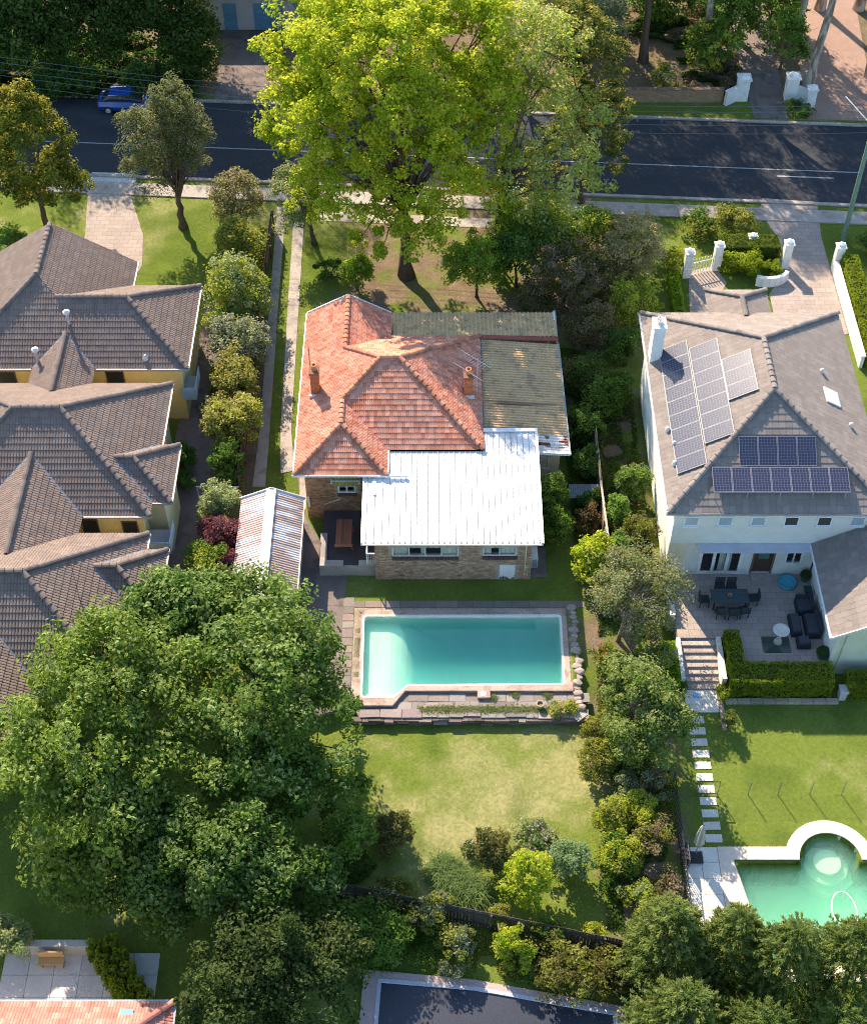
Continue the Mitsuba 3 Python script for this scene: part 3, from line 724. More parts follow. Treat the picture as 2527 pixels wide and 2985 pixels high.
for q in range(6):
    a = -5.12 + q * 0.14
    add('plank', box(a, a + 0.128, 48.72, 50.45, 1.335, 1.375), tuple(jit(rng, TB, 0.12)), tb)
for yy in (49.0, 50.2):
    add('leg', cat([bar((-5.2, yy, .6), (-4.85, yy, 1.33), .08), bar((-4.2, yy, .6), (-4.55, yy, 1.33), .08), bar((-5.2, yy, 1.0), (-4.2, yy, 1.0), .08)]), TB, tb)
add('end_board', box(-5.18, -4.24, 48.66, 48.715, 1.24, 1.37), (0.36, 0.15, 0.09), tb)
rl = thing('stair_railing', 'white metal handrail beside the rear extension on the patio edge', 'railing')
for k in range(5):
    add('baluster', bar((-3.42 + k * .09, 47.78, .85), (-3.42 + k * .09, 47.78, 1.75), .025), 'satin', rl, color=(0.75, 0.75, 0.75))
add('top_rail', bar((-3.45, 47.78, 1.76), (-3.04, 47.78, 1.76), .05), 'satin', rl, color=(0.75, 0.75, 0.75))
add('newel', cat([bar((-3.45, 47.78, .84), (-3.45, 47.78, 1.8), .05), bar((-3.45, 48.6, .6), (-3.45, 48.6, 1.8), .05), bar((-3.45, 47.78, 1.75), (-3.45, 48.6, 1.75), .05)]), 'satin', rl, color=(0.75, 0.75, 0.75))
ac = thing('air_conditioner', 'white outdoor air conditioner unit beside the downpipe', 'air conditioner')
add('casing', box(5.14, 5.46, 48.2, 49.05, 0.1, 0.82), 'satin', ac, color=(0.72, 0.71, 0.67))
add('grille', box(5.17, 5.43, 48.185, 48.199, 0.16, 0.76), (0.22, 0.26, 0.32), ac)
add('plinth', box(5.08, 5.95, 47.6, 49.6, -0.02, 0.09), 'concrete_dark', ac)

# ---------------------------------------------------------------- the shed
sh = thing('iron_shed', 'old shed with rusty pink and white corrugated iron gable roof', 'shed')
for side, (xa, xb) in (('w', (-10.15, -8.5)), ('e', (-8.48, -6.82))):
    zf = (lambda x, y: 3.05 - (-8.5 - x) * 0.48) if side == 'w' else (lambda x, y: 3.05 - (x + 8.48) * 0.45)
    yb = 51.1
    while yb > 42.6:
        add('roof_sheet', ribbed(xa, xb, yb - 0.80, yb, zf, 0.156, 0.05, 0.045, along='x', wave=True), 'rusty_iron', sh); yb -= 0.78
add('ridge_cap', cat([bar((-8.62, 42.5, 3.07), (-8.62, 51.15, 3.07), 0.26, 0.02), bar((-8.37, 42.5, 3.06), (-8.37, 51.15, 3.06), 0.26, 0.02)]), 'satin', sh, color=(0.30, 0.32, 0.39))
add('barge_board', cat([bar((-10.2, 51.13, 2.27), (-8.49, 51.13, 3.08), 0.05, 0.14), bar((-6.78, 51.13, 2.31), (-8.49, 51.13, 3.08), 0.05, 0.14)]), 'satin', sh, color=(0.6, 0.6, 0.64))
add('eave_board', bar((-6.79, 42.5, 2.25), (-6.79, 51.15, 2.25), 0.06, 0.14), 'satin', sh, color=(0.55, 0.45, 0.36))
add('wall', cat([box(-10.0, -6.95, 50.9, 51.0, 0, 2.3), box(-7.05, -6.95, 42.7, 50.9, 0, 2.22), box(-10.0, -9.9, 42.7, 50.9, 0, 2.22), box(-9.9, -7.05, 42.7, 42.8, 0, 2.3)]), (0.30, 0.27, 0.24), sh)
add('gable', (np.array([(-10.0, 50.95, 2.3), (-6.95, 50.95, 2.3), (-8.5, 50.95, 3.0)]), np.array([[0, 2, 1]])), (0.34, 0.33, 0.32), sh)

# fences
def paling_fence(name, label, a, b, h, color, w=0.11, gap=0.008, cap=False, zf=None, th=0.018):
    t = thing(name, label, 'fence')
    a, b = np.array(a, float), np.array(b, float); L = np.linalg.norm(b - a); d = (b - a) / L; nn = np.array([-d[1], d[0]])
    rg = np.random.default_rng(int(L * 100)); ang = math.atan2(d[1], d[0])
    g = lambda p: float(gz(np.array(p[0]), np.array(p[1]))) if zf is None else zf
    k = int(L / (w + gap))
    for q in range(k):
        p = a + d * (q + .5) * L / k
        add('paling', rbox(p[0], p[1], g(p) - .1, w, th, h + .1 + rg.normal(0, .015), ang + rg.normal(0, .02)), tuple(jit(rg, color, 0.16)), t)
    for z in (0.35, h - 0.3):
        p, q = a - nn * .04, b - nn * .04
        add('rail', bar((p[0], p[1], g(a) + z), (q[0], q[1], g(b) + z), .05, .08), tuple(np.array(color) * .9), t)
    m = int(L / 2.4)
    for q in range(m + 1):
        p = a + d * L * q / m - nn * .09
        add('post', rbox(p[0], p[1], g(p) - .1, .1, .1, h + .08, ang), tuple(np.array(color) * .85), t)
    return t
paling_fence('paling_fence', 'dark timber paling fence along the old driveway', (-10.62, 53.2), (-10.5, 76.5), 1.75, (0.11, 0.08, 0.06), w=0.14)
paling_fence('paling_fence', 'dark timber paling fence across the rear of the garden', (-9.6, 30.95), (9.8, 26.75), 1.5, (0.10, 0.085, 0.075), w=0.14)
paling_fence('paling_fence', 'weathered timber paling fence right of the brick house', (9.05, 57.5), (9.12, 45.2), 1.75, (0.30, 0.24, 0.19), w=0.14)
cap = thing('fence_post_rail', 'pale weathered rail lying along the top of the right hand fence', 'rail')
add('timber', bar((9.0, 52.8, 1.8), (9.16, 46.6, 1.72), 0.1, 0.06), (0.5, 0.42, 0.36), cap)
ln = thing('lean_to', 'low grey blue corrugated lean-to against the right fence', 'lean-to')
add('roof_sheet', ribbed(7.35, 9.0, 52.4, 53.3, lambda x, y: 1.0 - (53.3 - y) * .15, 0.12, 0.05, 0.02, wave=True), 'satin', ln, color=(0.12, 0.16, 0.18))
add('frame', cat([bar((x, yy, 0), (x, yy, 0.9), 0.06) for x in (7.4, 8.95) for yy in (52.5, 53.2)]), (0.15, 0.12, 0.1), ln)

# ---------------------------------------------------------------- plants
def unit(v):
    return v / (np.linalg.norm(v, axis=-1, keepdims=True) + 1e-12)

def leaf_cards(rng, p, nrm, size, aspect, col, fold=0.3, droop=0.15, axis=None):
    n = len(p)
    if axis is None: t = unit(np.cross(nrm, rng.normal(size=(n, 3))))
    else: t = unit(axis - nrm * (axis * nrm).sum(1, keepdims=True) + 1e-4 * rng.normal(size=(n, 3)))
    b = np.cross(nrm, t)
    L = (size * rng.uniform(0.65, 1.35, n))[:, None]; W = L * aspect
    v = np.stack([p - t * L * .5, p + b * W * .5 + nrm * W * fold, p + t * L * .5 - nrm * L * droop, p - b * W * .5 + nrm * W * fold], 1).reshape(-1, 3)
    k = np.arange(n)[:, None] * 4
    f = np.vstack([k + [0, 2, 1], k + [0, 3, 2]])
    col = np.asarray(col) * 1.95 / (1 + 1.5 * np.asarray(col))
    return v, f, np.repeat(np.clip(col, 0.002, 0.9), 4, axis=0)

def crown_leaves(rng, lobes, n_clump, clump_r, n_leaf, size, aspect, palette, up=0.5, shell=0.5, tip=None, flat=0.75, rough=0.35, weep=0.0):
    """Leaves gathered in clumps through the outer volume of ellipsoid lobes (cx, cy, cz, rx, ry, rz)."""
    lobes = np.asarray(lobes, float); palette = np.asarray(palette, float)
    wgt = (lobes[:, 3] * lobes[:, 4] * lobes[:, 5]) ** (2 / 3); wgt = wgt / wgt.sum()
    li = rng.choice(len(lobes), n_clump, p=wgt)
    d = unit(rng.normal(size=(n_clump, 3)))
    d[:, 2] = np.where(d[:, 2] < -0.45, -d[:, 2], d[:, 2])
    r = (shell + (1 - shell) * rng.random(n_clump) ** 0.6) * (1 + rough * 2 * (meshkit.noise(d * 2.3 + li[:, None] * 5.1 + lobes[0, 0]) - 0.5))
    c = lobes[li, :3] + d * r[:, None] * lobes[li, 3:]
    # drop clumps that lie deep inside another lobe
    deep = np.zeros(n_clump, bool)
    for k, lb in enumerate(lobes):
        q = ((c - lb[:3]) / lb[3:]); deep |= ((q ** 2).sum(1) < 0.18) & (li != k)
    c, d = c[~deep], d[~deep]
    m = len(c); per = max(4, n_leaf // max(m, 1))
    cr = clump_r * rng.uniform(0.6, 1.4, m)
    ci = np.repeat(np.arange(m), per)
    o = unit(rng.normal(size=(m * per, 3))) * (rng.random(m * per) ** 0.32)[:, None]
    o[:, 2] *= flat
    p = c[ci] + o * cr[ci, None]
    if weep: p[:, 2] -= weep * cr[ci] * (o[:, 0] ** 2 + o[:, 1] ** 2)
    nrm = unit(o * 0.8 + d[ci] * 0.35 + np.array([0, 0, up]) + rng.normal(size=(m * per, 3)) * 0.55)
    base = palette[rng.integers(len(palette), size=m)] * rng.uniform(0.78, 1.25, m)[:, None]
    col = base[ci] * rng.uniform(0.75, 1.28, m * per)[:, None]
    if tip is not None:
        w = np.clip((o[:, 2] / flat - 0.1) * 1.3 + (rng.random(m * per) - 0.5) * 0.7, 0, 1)[:, None] * np.clip(rng.random(m) * 1.8, 0, 1)[ci, None]
        col = col * (1 - w) + np.asarray(tip) * rng.uniform(0.8, 1.2, m * per)[:, None] * w
    return c, leaf_cards(rng, p, nrm, size, aspect, col)

def limbs(rng, base, fork, r0, targets, r1=None, sides=7, kink=0.05):
    base, fork = np.array(base, float), np.array(fork, float)
    r1 = r1 or r0 * 0.6
    k = 6; s = np.linspace(0, 1, k)[:, None]
    mid = base + (fork - base) * s + np.r_[[[0, 0, 0]], rng.normal(0, kink * r0 * 3, (k - 1, 3)) * [1, 1, 0.2]]
    rr = np.linspace(r0, r1, k); rr[0] *= 1.45
    out = [tube(mid, rr, sides + 2)]
    top = mid[-1]
    for t in targets:
        t = np.array(t, float); a = top if rng.random() < .6 else mid[-2]
        L = np.linalg.norm(t - a)
        u = np.linspace(0, 1, 6)[:, None]
        ctrl = a + (t - a) * 0.45 + np.array([0, 0, 0.18 * L])
        pth = (1 - u) ** 2 * a + 2 * u * (1 - u) * ctrl + u ** 2 * t + rng.normal(0, 0.02 * L, (6, 3)) * (u * (1 - u) * 4)
        out.append(tube(pth, np.linspace(min(r1 * .5, 0.02 * L + .02), 0.012, 6), 5))
        for _ in range(2):
            q = pth[rng.integers(2, 5)]; e = q + rng.normal(0, 0.22 * L, 3) + [0, 0, .1 * L]
            out.append(tube([q, (q + e) / 2 + rng.normal(0, .03 * L, 3), e], [0.025 + .004 * L, .014, .006], 4))
    return cat(out)

STYLES = {}
def plant(name, label, catg, base, lobes, clumps, clump_r, leaves, size, palette, aspect=0.62, trunk_r=0.1, fork=None, bark='bark', group=None, seed=None, n_limb=10, tips=None, flower=None, mat='leaf', **kw):
    seed = seed if seed is not None else int(abs(base[0] * 131 + base[1] * 17)) % 99991
    rng = np.random.default_rng(seed)
    t = thing(name, label, catg, group)
    lobes = np.asarray(lobes, float)
    c, (v, f, col) = crown_leaves(rng, lobes, clumps, clump_r, leaves, size, aspect, palette, tip=tips, **kw)
    if fork is None:
        lo = lobes[:, :3].mean(0); fork = (base[0] * .6 + lo[0] * .4, base[1] * .6 + lo[1] * .4, base[2] + (lo[2] - base[2]) * 0.55)
    tg = c[rng.choice(len(c), min(n_limb, len(c)), replace=False)]
    add('trunk', limbs(rng, base, fork, trunk_r, tg), bark, t, smooth=True)
    add('crown', (v, f), mat, t, color=col)
    if flower is not None:
        fc, fn, fs = flower
        k = rng.choice(len(c), fn); d = unit(rng.normal(size=(fn, 3)) + [0, -.3, 1.0])
        p = c[k] + d * clump_r * rng.uniform(.8, 1.25, (fn, 1))
        v, f, col = leaf_cards(rng, p, unit(d + rng.normal(size=(fn, 3)) * .4), fs, 0.9, np.asarray(fc) * rng.uniform(.7, 1.2, (fn, 1)))
        add('blossom', (v, f), mat, t, color=col, kind='stuff')
    return t

def bush(name, label, x, y, r, h, palette, z0=None, size=0.13, dens=1.0, catg='shrub', lob=3, **kw):
    """A shrub of radius r and height h standing on the ground at x, y."""
    z0 = float(gz(np.array(x), np.array(y))) if z0 is None else z0
    rg = np.random.default_rng(int(abs(x * 991 + y * 77)))
    lobes = [(x, y, z0 + h * .52, r * .85, r * .85, h * .5)]
    for _ in range(lob + 2):
        a = rg.uniform(0, 6.28); s = rg.uniform(.3, .62); q = rg.uniform(.35, .8)
        lobes.append((x + math.cos(a) * r * q, y + math.sin(a) * r * q, z0 + h * rg.uniform(.22, .8), r * s, r * s * rg.uniform(.8, 1.2), h * s * .65))
    area = r * r * 6 + r * h * 5
    palette = np.asarray(palette) * 1.25
    return plant(name, label, catg, (x, y, z0 - .05), lobes, int(max(30, area * 5 * dens)), min(.42, .14 + r * .14), int(area * 260 * dens * (0.13 / size) ** 1.5), size, palette, trunk_r=0.05 + r * .03, n_limb=8, **kw)

LIME = [(0.28, 0.40, 0.02), (0.36, 0.46, 0.025), (0.21, 0.33, 0.016), (0.44, 0.52, 0.035)]
MID = [(0.065, 0.125, 0.022), (0.085, 0.15, 0.028), (0.05, 0.10, 0.02)]
DEEP = [(0.064, 0.125, 0.019), (0.09, 0.165, 0.027), (0.05, 0.10, 0.016), (0.12, 0.20, 0.034)]
OLIVE = [(0.16, 0.175, 0.03), (0.20, 0.21, 0.04), (0.12, 0.14, 0.025)]
YG = [(0.25, 0.30, 0.025), (0.19, 0.25, 0.025), (0.31, 0.35, 0.045)]
PALE = [(0.22, 0.28, 0.10), (0.28, 0.33, 0.13), (0.16, 0.22, 0.08)]
GREY = [(0.12, 0.15, 0.08), (0.16, 0.19, 0.11), (0.09, 0.115, 0.06)]
BRONZE = [(0.085, 0.085, 0.025), (0.12, 0.11, 0.035), (0.06, 0.065, 0.02)]
BROWN = [(0.16, 0.12, 0.07), (0.22, 0.16, 0.10), (0.12, 0.12, 0.05)]
PLUM = [(0.10, 0.035, 0.045), (0.14, 0.05, 0.06), (0.07, 0.03, 0.035)]
CONIF = [(0.10, 0.155, 0.035), (0.13, 0.19, 0.048), (0.075, 0.12, 0.03)]

# the big bright tree in the front garden
plant('maple_tree', 'huge bright lime green tree in the front garden towering over the house', 'tree', (-1.7, 72.0, -.1),
      [(-3.3, 76, 9.8, 5.8, 5.6, 5.6), (-2.2, 75.6, 14.8, 4.6, 4.2, 4.2), (1.4, 76.4, 14.2, 3.6, 3.8, 4.4), (-5.8, 76.6, 14.0, 3.2, 3.4, 3.4), (-7.6, 75.5, 9.4, 2.9, 3.4, 3.8), (-8.3, 78.0, 11.4, 2.2, 2.4, 2.6), (1.2, 75.5, 9.4, 3.2, 3.8, 5.0), (-4.7, 71.8, 5.6, 3.0, 2.6, 3.0), (-1.2, 70.2, 5.0, 2.6, 2.0, 2.6), (-5.6, 80, 13.2, 3.6, 3.4, 3.0), (2.2, 80, 13.5, 3.0, 3.0, 3.2), (1.2, 72.2, 6.0, 2.2, 2.2, 2.8), (-3.2, 70.8, 4.2, 2.4, 1.8, 1.8), (3.0, 74, 8.4, 2.2, 2.4, 3.0), (-5.2, 73.2, 15.0, 3.0, 2.8, 2.8), (-3.0, 71.8, 15.6, 2.8, 2.4, 2.8), (-1.0, 71.4, 12.0, 3.0, 2.4, 3.0), (-5.6, 72.8, 10.6, 2.6, 2.2, 2.8), (-2.0, 72.4, 8.6, 2.4, 1.8, 2.6), (2.8, 73.0, 5.4, 2.3, 1.8, 2.2), (3.6, 75.0, 11.4, 2.4, 2.4, 3.2), (-6.6, 73.0, 6.2, 2.2, 2.0, 2.4), (0.2, 71.6, 8.8, 2.6, 2.0, 2.6)],
      1150, 0.6, 74000, 0.24, LIME, trunk_r=0.42, fork=(-1.9, 73.6, 5.0), n_limb=46, tips=(0.58, 0.60, 0.04), rough=0.42, shell=0.45, up=0.6)
plant('pale_tree', 'pale soft green open tree right of the huge lime green one', 'tree', (3.9, 72.4, -.1),
      [(6.0, 76, 9.6, 2.7, 2.8, 3.6), (8.0, 74, 6.6, 2.6, 2.6, 3.0), (5.0, 73.6, 6.0, 2.0, 2.0, 2.4), (9.2, 76.5, 8.4, 1.8, 2.0, 2.2), (6.8, 77.5, 12.0, 2.6, 2.6, 3.4), (5.6, 75.2, 15.0, 1.8, 1.8, 2.2), (6.6, 72.8, 4.2, 2.2, 1.8, 2.0)],
      280, 0.55, 18000, 0.2, [(0.36, 0.43, 0.07), (0.44, 0.49, 0.10), (0.30, 0.39, 0.05)], trunk_r=0.2, fork=(4.1, 73.4, 6.0), n_limb=26, tips=(0.52, 0.55, 0.18), shell=0.4)
plant('cypress_tree', 'dark green conifer with yellow gold tips right of the huge bright tree', 'tree', (9.8, 79.5, -.1),
      [(9.7, 79.2, 8.0, 2.2, 2.2, 6.4), (9.9, 79.0, 5.2, 2.7, 2.6, 4.2), (8.4, 80.5, 11.5, 1.8, 1.8, 3.0)],
      300, 0.45, 17000, 0.22, [(0.06, 0.09, 0.02), (0.085, 0.11, 0.025), (0.045, 0.07, 0.018)], aspect=.4, trunk_r=0.22, tips=(0.46, 0.36, 0.07), shell=0.7, rough=.25)
plant('small_tree', 'small pale yellow green tree with leaning trunk at the end of the driveway', 'tree', (-7.7, 75.2, -.05),
      [(-8.4, 75.0, 4.0, 1.5, 1.6, 1.2), (-8.8, 73.9, 3.0, 1.2, 1.2, .8), (-9.2, 76.2, 4.4, 1.0, 1.0, .8)],
      80, 0.42, 5200, 0.15, PALE, trunk_r=0.16, fork=(-8.0, 75.0, 2.2), n_limb=18, shell=0.3, tips=(.45, .42, .16))
bush('round_shrub', 'dense round bright green bush beside the verandah roof peak', -4.8, 70.7, 1.1, 2.5, [(0.12, 0.20, 0.02), (0.16, 0.25, 0.025)], dens=1.0, size=.14)
bush('front_shrub', 'bright leafy green bush right of the big trunk', 2.7, 70.0, 1.7, 4.6, [(0.13, 0.22, 0.02), (0.18, 0.28, 0.03)], size=.17, dens=.7)
bush('front_shrub', 'soft green bush behind the verandah roof', 5.2, 70.9, 1.9, 5.0, MID, size=.16, dens=.6)
bush('twiggy_thicket', 'dull brownish green twiggy thicket behind the right end of the verandah roof', 8.0, 69.2, 2.8, 4.2, BRONZE + BROWN, size=.15, dens=.5)
bush('twiggy_thicket', 'tangle of bare grey twigs and sparse leaves right of the verandah roof', 9.3, 65.3, 1.8, 3.4, BRONZE + BROWN, size=.13, dens=.5, tips=(.30, .20, .08))
bush('twiggy_thicket', 'low dull green thicket right of the beige side roof', 9.0, 61.6, 1.5, 2.6, BRONZE + MID, size=.13, dens=.7)
bush('flowering_bush', 'large airy pale bush with orange pink new leaves beside the right neighbour\'s front lawn', 12.4, 71.5, 2.5, 4.6, [(0.26, 0.24, 0.09), (0.30, 0.26, 0.12), (0.18, 0.19, 0.06)], size=.16, dens=.6, tips=(.48, .30, .16))
bush('flowering_bush', 'green bush below the large airy pale one', 12.2, 67.0, 1.6, 3.0, YG, size=.15, dens=.6)
bush('front_shrub', 'soft mid green bush between the pale open tree and the verandah roof', 6.9, 72.4, 2.2, 4.6, MID + YG, size=.16, dens=.6)
bush('front_shrub', 'green bush at the front boundary right of the pale open tree', 9.6, 73.4, 1.9, 4.2, MID + YG, size=.16, dens=.6)
bush('front_shrub', 'leafy bush at the foot of the pale open tree', 4.4, 72.6, 1.5, 4.2, [(0.13, 0.22, 0.02), (0.18, 0.28, 0.03)], size=.16, dens=.6)
bush('twiggy_thicket', 'sparse olive bush tangled behind the right corner of the verandah roof', 10.6, 69.6, 1.7, 3.6, BRONZE + OLIVE, size=.14, dens=.5, tips=(.42, .26, .12))
bush('front_shrub', 'dark scrub on the left of the big bright tree\'s trunk', -6.4, 71.8, 1.0, 1.2, MID, size=.13, dens=.6)
# hedge trees along the left boundary
bush('boundary_tree', 'pale yellow green feathery bush, uppermost in the left boundary row', -12.0, 68.0, 2.0, 4.4, PALE + YG, size=.16, catg='tree', dens=.8)
bush('boundary_tree', 'grey green bush with white tinged leaves, second in the left boundary row', -11.7, 63.2, 1.8, 4.1, GREY + PALE, size=.15, catg='tree', dens=.8, tips=(.4, .38, .28))
bush('boundary_tree', 'golden green bush in the middle of the left boundary row', -11.2, 59.9, 1.5, 3.8, OLIVE, size=.15, catg='tree', dens=.9, tips=(.50, .40, .12))
bush('boundary_tree', 'golden leafed bush left of the lowest driveway, before the shed', -11.15, 57.0, 1.55, 3.8, OLIVE + YG, size=.15, catg='tree', dens=.9, tips=(.52, .42, .14))
bush('boundary_tree', 'dark low bush below the golden ones on the left boundary', -11.3, 54.2, 1.1, 2.6, MID, size=.14, dens=.7)
bush('boundary_tree', 'small pale green bush beside the top of the iron shed', -11.3, 51.4, 1.2, 3.0, PALE, size=.14, dens=.8)
bush('plum_tree', 'dark plum red leafed bush left of the iron shed', -11.2, 48.9, 1.2, 3.0, PLUM, size=.14, dens=.9, catg='tree')
bush('plum_tree', 'second plum red bush squeezed against the shed wall', -10.5, 46.6, .8, 2.6, PLUM, size=.14, dens=.8, catg='tree')
bush('boundary_tree', 'mid green bush below the plum red one', -11.6, 47.0, 1.3, 3.0, YG + MID, size=.15, dens=.9)
bush('boundary_tree', 'olive green bush beside the street end of the driveway fence', -12.0, 72.4, 1.6, 3.8, OLIVE, size=.15, dens=.7)
# the dark maples on the left
plant('dark_tree', 'large dark green broadleaf tree hanging over the shed and pool paving', 'tree', (-8.6, 36.6, -.7),
      [(-7.6, 37.0, 5.6, 3.0, 4.2, 3.4), (-5.6, 35.6, 4.8, 2.3, 2.6, 2.6), (-8.2, 41.0, 4.9, 2.5, 2.5, 2.2), (-6.6, 39.1, 4.6, 2.1, 2.1, 2.2), (-7.4, 33.2, 3.9, 2.7, 2.5, 2.6), (-4.9, 33.2, 3.2, 1.5, 1.5, 1.6)],
      330, 0.62, 34000, 0.20, DEEP, trunk_r=0.3, n_limb=24, tips=(0.30, 0.40, 0.12), rough=.5, shell=.5, up=.7)
plant('dark_tree', 'broad green tree at the left edge in front of the brown roofs', 'tree', (-14.4, 34.5, -.7),
      [(-14.6, 35.2, 6.0, 3.8, 4.4, 3.4), (-16.6, 33.2, 5.0, 3.0, 3.0, 3.0), (-12.2, 36.2, 5.6, 3.0, 3.6, 3.0), (-14.6, 38.6, 5.6, 2.4, 2.4, 2.2), (-14.0, 31.0, 4.0, 3.4, 2.6, 2.8)],
      360, 0.7, 31000, 0.22, [(0.125, 0.195, 0.026), (0.16, 0.235, 0.035), (0.10, 0.16, 0.022)], trunk_r=0.32, n_limb=24, tips=(0.26, 0.36, 0.10), rough=.5, shell=.5, up=.7)
plant('dark_tree', 'middle green tree between the shed and the brown roofs', 'tree', (-12.0, 40.4, -.5),
      [(-11.9, 40.6, 5.0, 2.5, 2.5, 2.4), (-10.4, 42.6, 4.4, 1.6, 1.6, 1.8), (-12.6, 42.6, 4.6, 1.5, 1.4, 1.5)],
      170, 0.6, 18000, 0.21, [(0.05, 0.105, 0.02), (0.07, 0.135, 0.03)], trunk_r=0.22, tips=(0.25, 0.36, 0.10), shell=.5)
plant('dark_tree', 'low dark skirt of the maples by the rear left fence corner', 'tree', (-8.6, 29.4, -.7),
      [(-8.6, 29.6, 3.2, 3.0, 2.8, 2.6), (-6.0, 29.0, 2.6, 2.0, 1.8, 1.9), (-11.4, 30.4, 3.2, 2.4, 2.2, 2.4)],
      190, 0.6, 20000, 0.2, DEEP, trunk_r=0.25, tips=(0.20, 0.29, 0.09), shell=.5)
plant('dark_tree', 'dark tree in the lower left, above the pale patio', 'tree', (-15.0, 29.4, -.7),
      [(-14.2, 29.8, 2.4, 2.6, 1.9, 1.6), (-11.8, 28.4, 2.2, 1.8, 1.7, 1.6)],
      120, 0.6, 12000, 0.2, DEEP, trunk_r=0.22, tips=(0.18, 0.27, 0.07), shell=.5)
plant('dark_tree', 'dark olive tree at the bottom edge left of the covered pool', 'tree', (-6.8, 24.6, -.7),
      [(-6.9, 25.2, 2.6, 2.7, 2.2, 2.4), (-5.2, 24.2, 2.0, 1.9, 1.9, 1.9), (-8.2, 23.2, 2.4, 2.0, 2.0, 2.0), (-4.2, 26.2, 1.8, 1.5, 1.5, 1.5)],
      200, 0.55, 20000, 0.18, [(0.045, 0.075, 0.022), (0.06, 0.085, 0.026), (0.035, 0.06, 0.018)], trunk_r=0.22, tips=(0.10, 0.13, 0.04), shell=.5)
# right boundary and side of the house
bush('side_shrub', 'round dark green bush in shade beside the beige side roof', 8.45, 57.6, 1.1, 2.2, MID, size=.13)
bush('side_shrub', 'round dark green bush below it, level with the worn roof sheets', 8.35, 54.7, .95, 2.0, MID, size=.13)
bush('camellia_bush', 'tall glossy mid green bush against the right wall of the rear extension', 6.35, 51.6, .85, 3.0, [(0.10, 0.165, 0.025), (0.13, 0.20, 0.03)], size=.13, dens=1.1)
bush('camellia_bush', 'lower half of the green bush row, behind the air conditioner', 6.4, 50.2, .85, 2.3, [(0.08, 0.15, 0.022), (0.11, 0.18, 0.028)], size=.13, dens=1.1)
bush('brown_shrub', 'reddish brown bush by the right fence', 8.3, 50.8, .75, 1.5, [(0.15, 0.085, 0.04), (0.19, 0.11, 0.05), (0.10, 0.085, 0.03)], size=.12)
bush('tree_fern', 'bright yellow green feathery bush beside the right fence', 8.3, 48.0, 1.1, 2.4, YG + LIME, size=.17, dens=1.0)
bush('creeper', 'bright green climber standing up along the neighbour\'s side of the fence', 9.75, 50.6, .65, 3.0, [(0.11, 0.21, 0.03), (0.15, 0.26, 0.04)], size=.13, lob=2)
bush('creeper', 'lower end of the bright green climber on the fence', 9.8, 48.4, .6, 2.3, [(0.10, 0.19, 0.03), (0.14, 0.24, 0.04)], size=.13, lob=2)
bush('olive_bush', 'dull olive bush between the green climber and the two storey house', 10.75, 49.2, 1.0, 3.2, OLIVE + BRONZE, size=.14)
bush('side_shrub', 'bright green bush beside the two storey house wall', 10.7, 53.2, .85, 2.6, [(0.14, 0.22, 0.05), (0.10, 0.17, 0.03)], size=.14)
plant('silvery_tree', 'airy grey green tree with pale bare branches right of the pool', 'tree', (9.3, 43.6, -.4),
      [(9.1, 44.0, 3.2, 1.6, 1.8, 1.6), (11.2, 44.4, 3.3, 1.4, 1.7, 1.4), (9.6, 45.6, 3.4, 1.3, 1.2, 1.2), (10.6, 42.6, 2.6, 1.2, 1.2, 1.2)],
      120, 0.5, 9500, 0.13, [(0.17, 0.20, 0.07), (0.22, 0.24, 0.10), (0.13, 0.16, 0.05)], trunk_r=0.13, fork=(9.6, 43.9, 1.6), n_limb=40, bark='pale_bark', shell=.35, tips=(.30, .30, .14))
bush('red_tipped_shrub', 'low shrub with scattered red stems on the grass strip right of the pool', 8.6, 42.2, .7, 1.3, MID + OLIVE, size=.12, dens=.7, flower=((.45, .06, .02), 60, .1))
plant('glossy_tree', 'big glossy light green tree on the right boundary beside the lawn', 'tree', (9.7, 37.9, -.6),
      [(9.7, 38.0, 2.7, 1.7, 1.9, 1.9), (9.2, 39.2, 2.6, 1.4, 1.4, 1.5), (10.4, 37.0, 2.4, 1.5, 1.5, 1.6), (9.4, 36.4, 1.8, 1.3, 1.2, 1.3)],
      170, 0.45, 17000, 0.15, [(0.11, 0.18, 0.035), (0.15, 0.23, 0.05), (0.08, 0.13, 0.028)], trunk_r=0.15, tips=(0.33, 0.38, 0.12), shell=.5)
bush('azalea', 'olive yellow bush speckled with pink buds, upper of two at the lawn edge', 7.85, 38.2, .75, 1.7, OLIVE, size=.11, flower=((.6, .35, .3), 50, .1))
bush('azalea', 'round olive yellow bush with small pink flowers at the right lawn edge', 7.7, 36.1, .95, 1.8, OLIVE, size=.11, dens=1.2, flower=((.65, .42, .36), 70, .1))
bush('grey_shrub', 'small silvery grey green shrub tucked behind the round olive bush', 8.9, 35.0, .75, 1.5, GREY + PALE, size=.12)
bush('dead_shrub', 'half bare brown twiggy shrub on the right boundary', 10.1, 34.7, 1.0, 1.8, BROWN + GREY, size=.12, dens=.45)
bush('boundary_shrub', 'round yellow green bush, upper of the pair right of the lower lawn', 8.15, 33.5, .9, 1.7, YG + OLIVE, size=.12, dens=1.1)
bush('boundary_shrub', 'larger yellow green bush, lower of the pair right of the lower lawn', 8.4, 31.6, 1.15, 1.8, YG + MID, size=.12, dens=1.1)
bush('dead_shrub', 'brownish twiggy shrub between the yellow green bushes and the side fence', 9.9, 32.2, .95, 1.8, BROWN + OLIVE, size=.12, dens=.6)
bush('dead_shrub', 'low brown scrub against the neighbour\'s dark side fence', 10.4, 30.2, .7, 1.2, BROWN, size=.12, dens=.5)
bush('pale_shrub', 'small pale yellow green bush near the rear right corner', 8.95, 29.6, .8, 1.4, PALE + YG, size=.12)
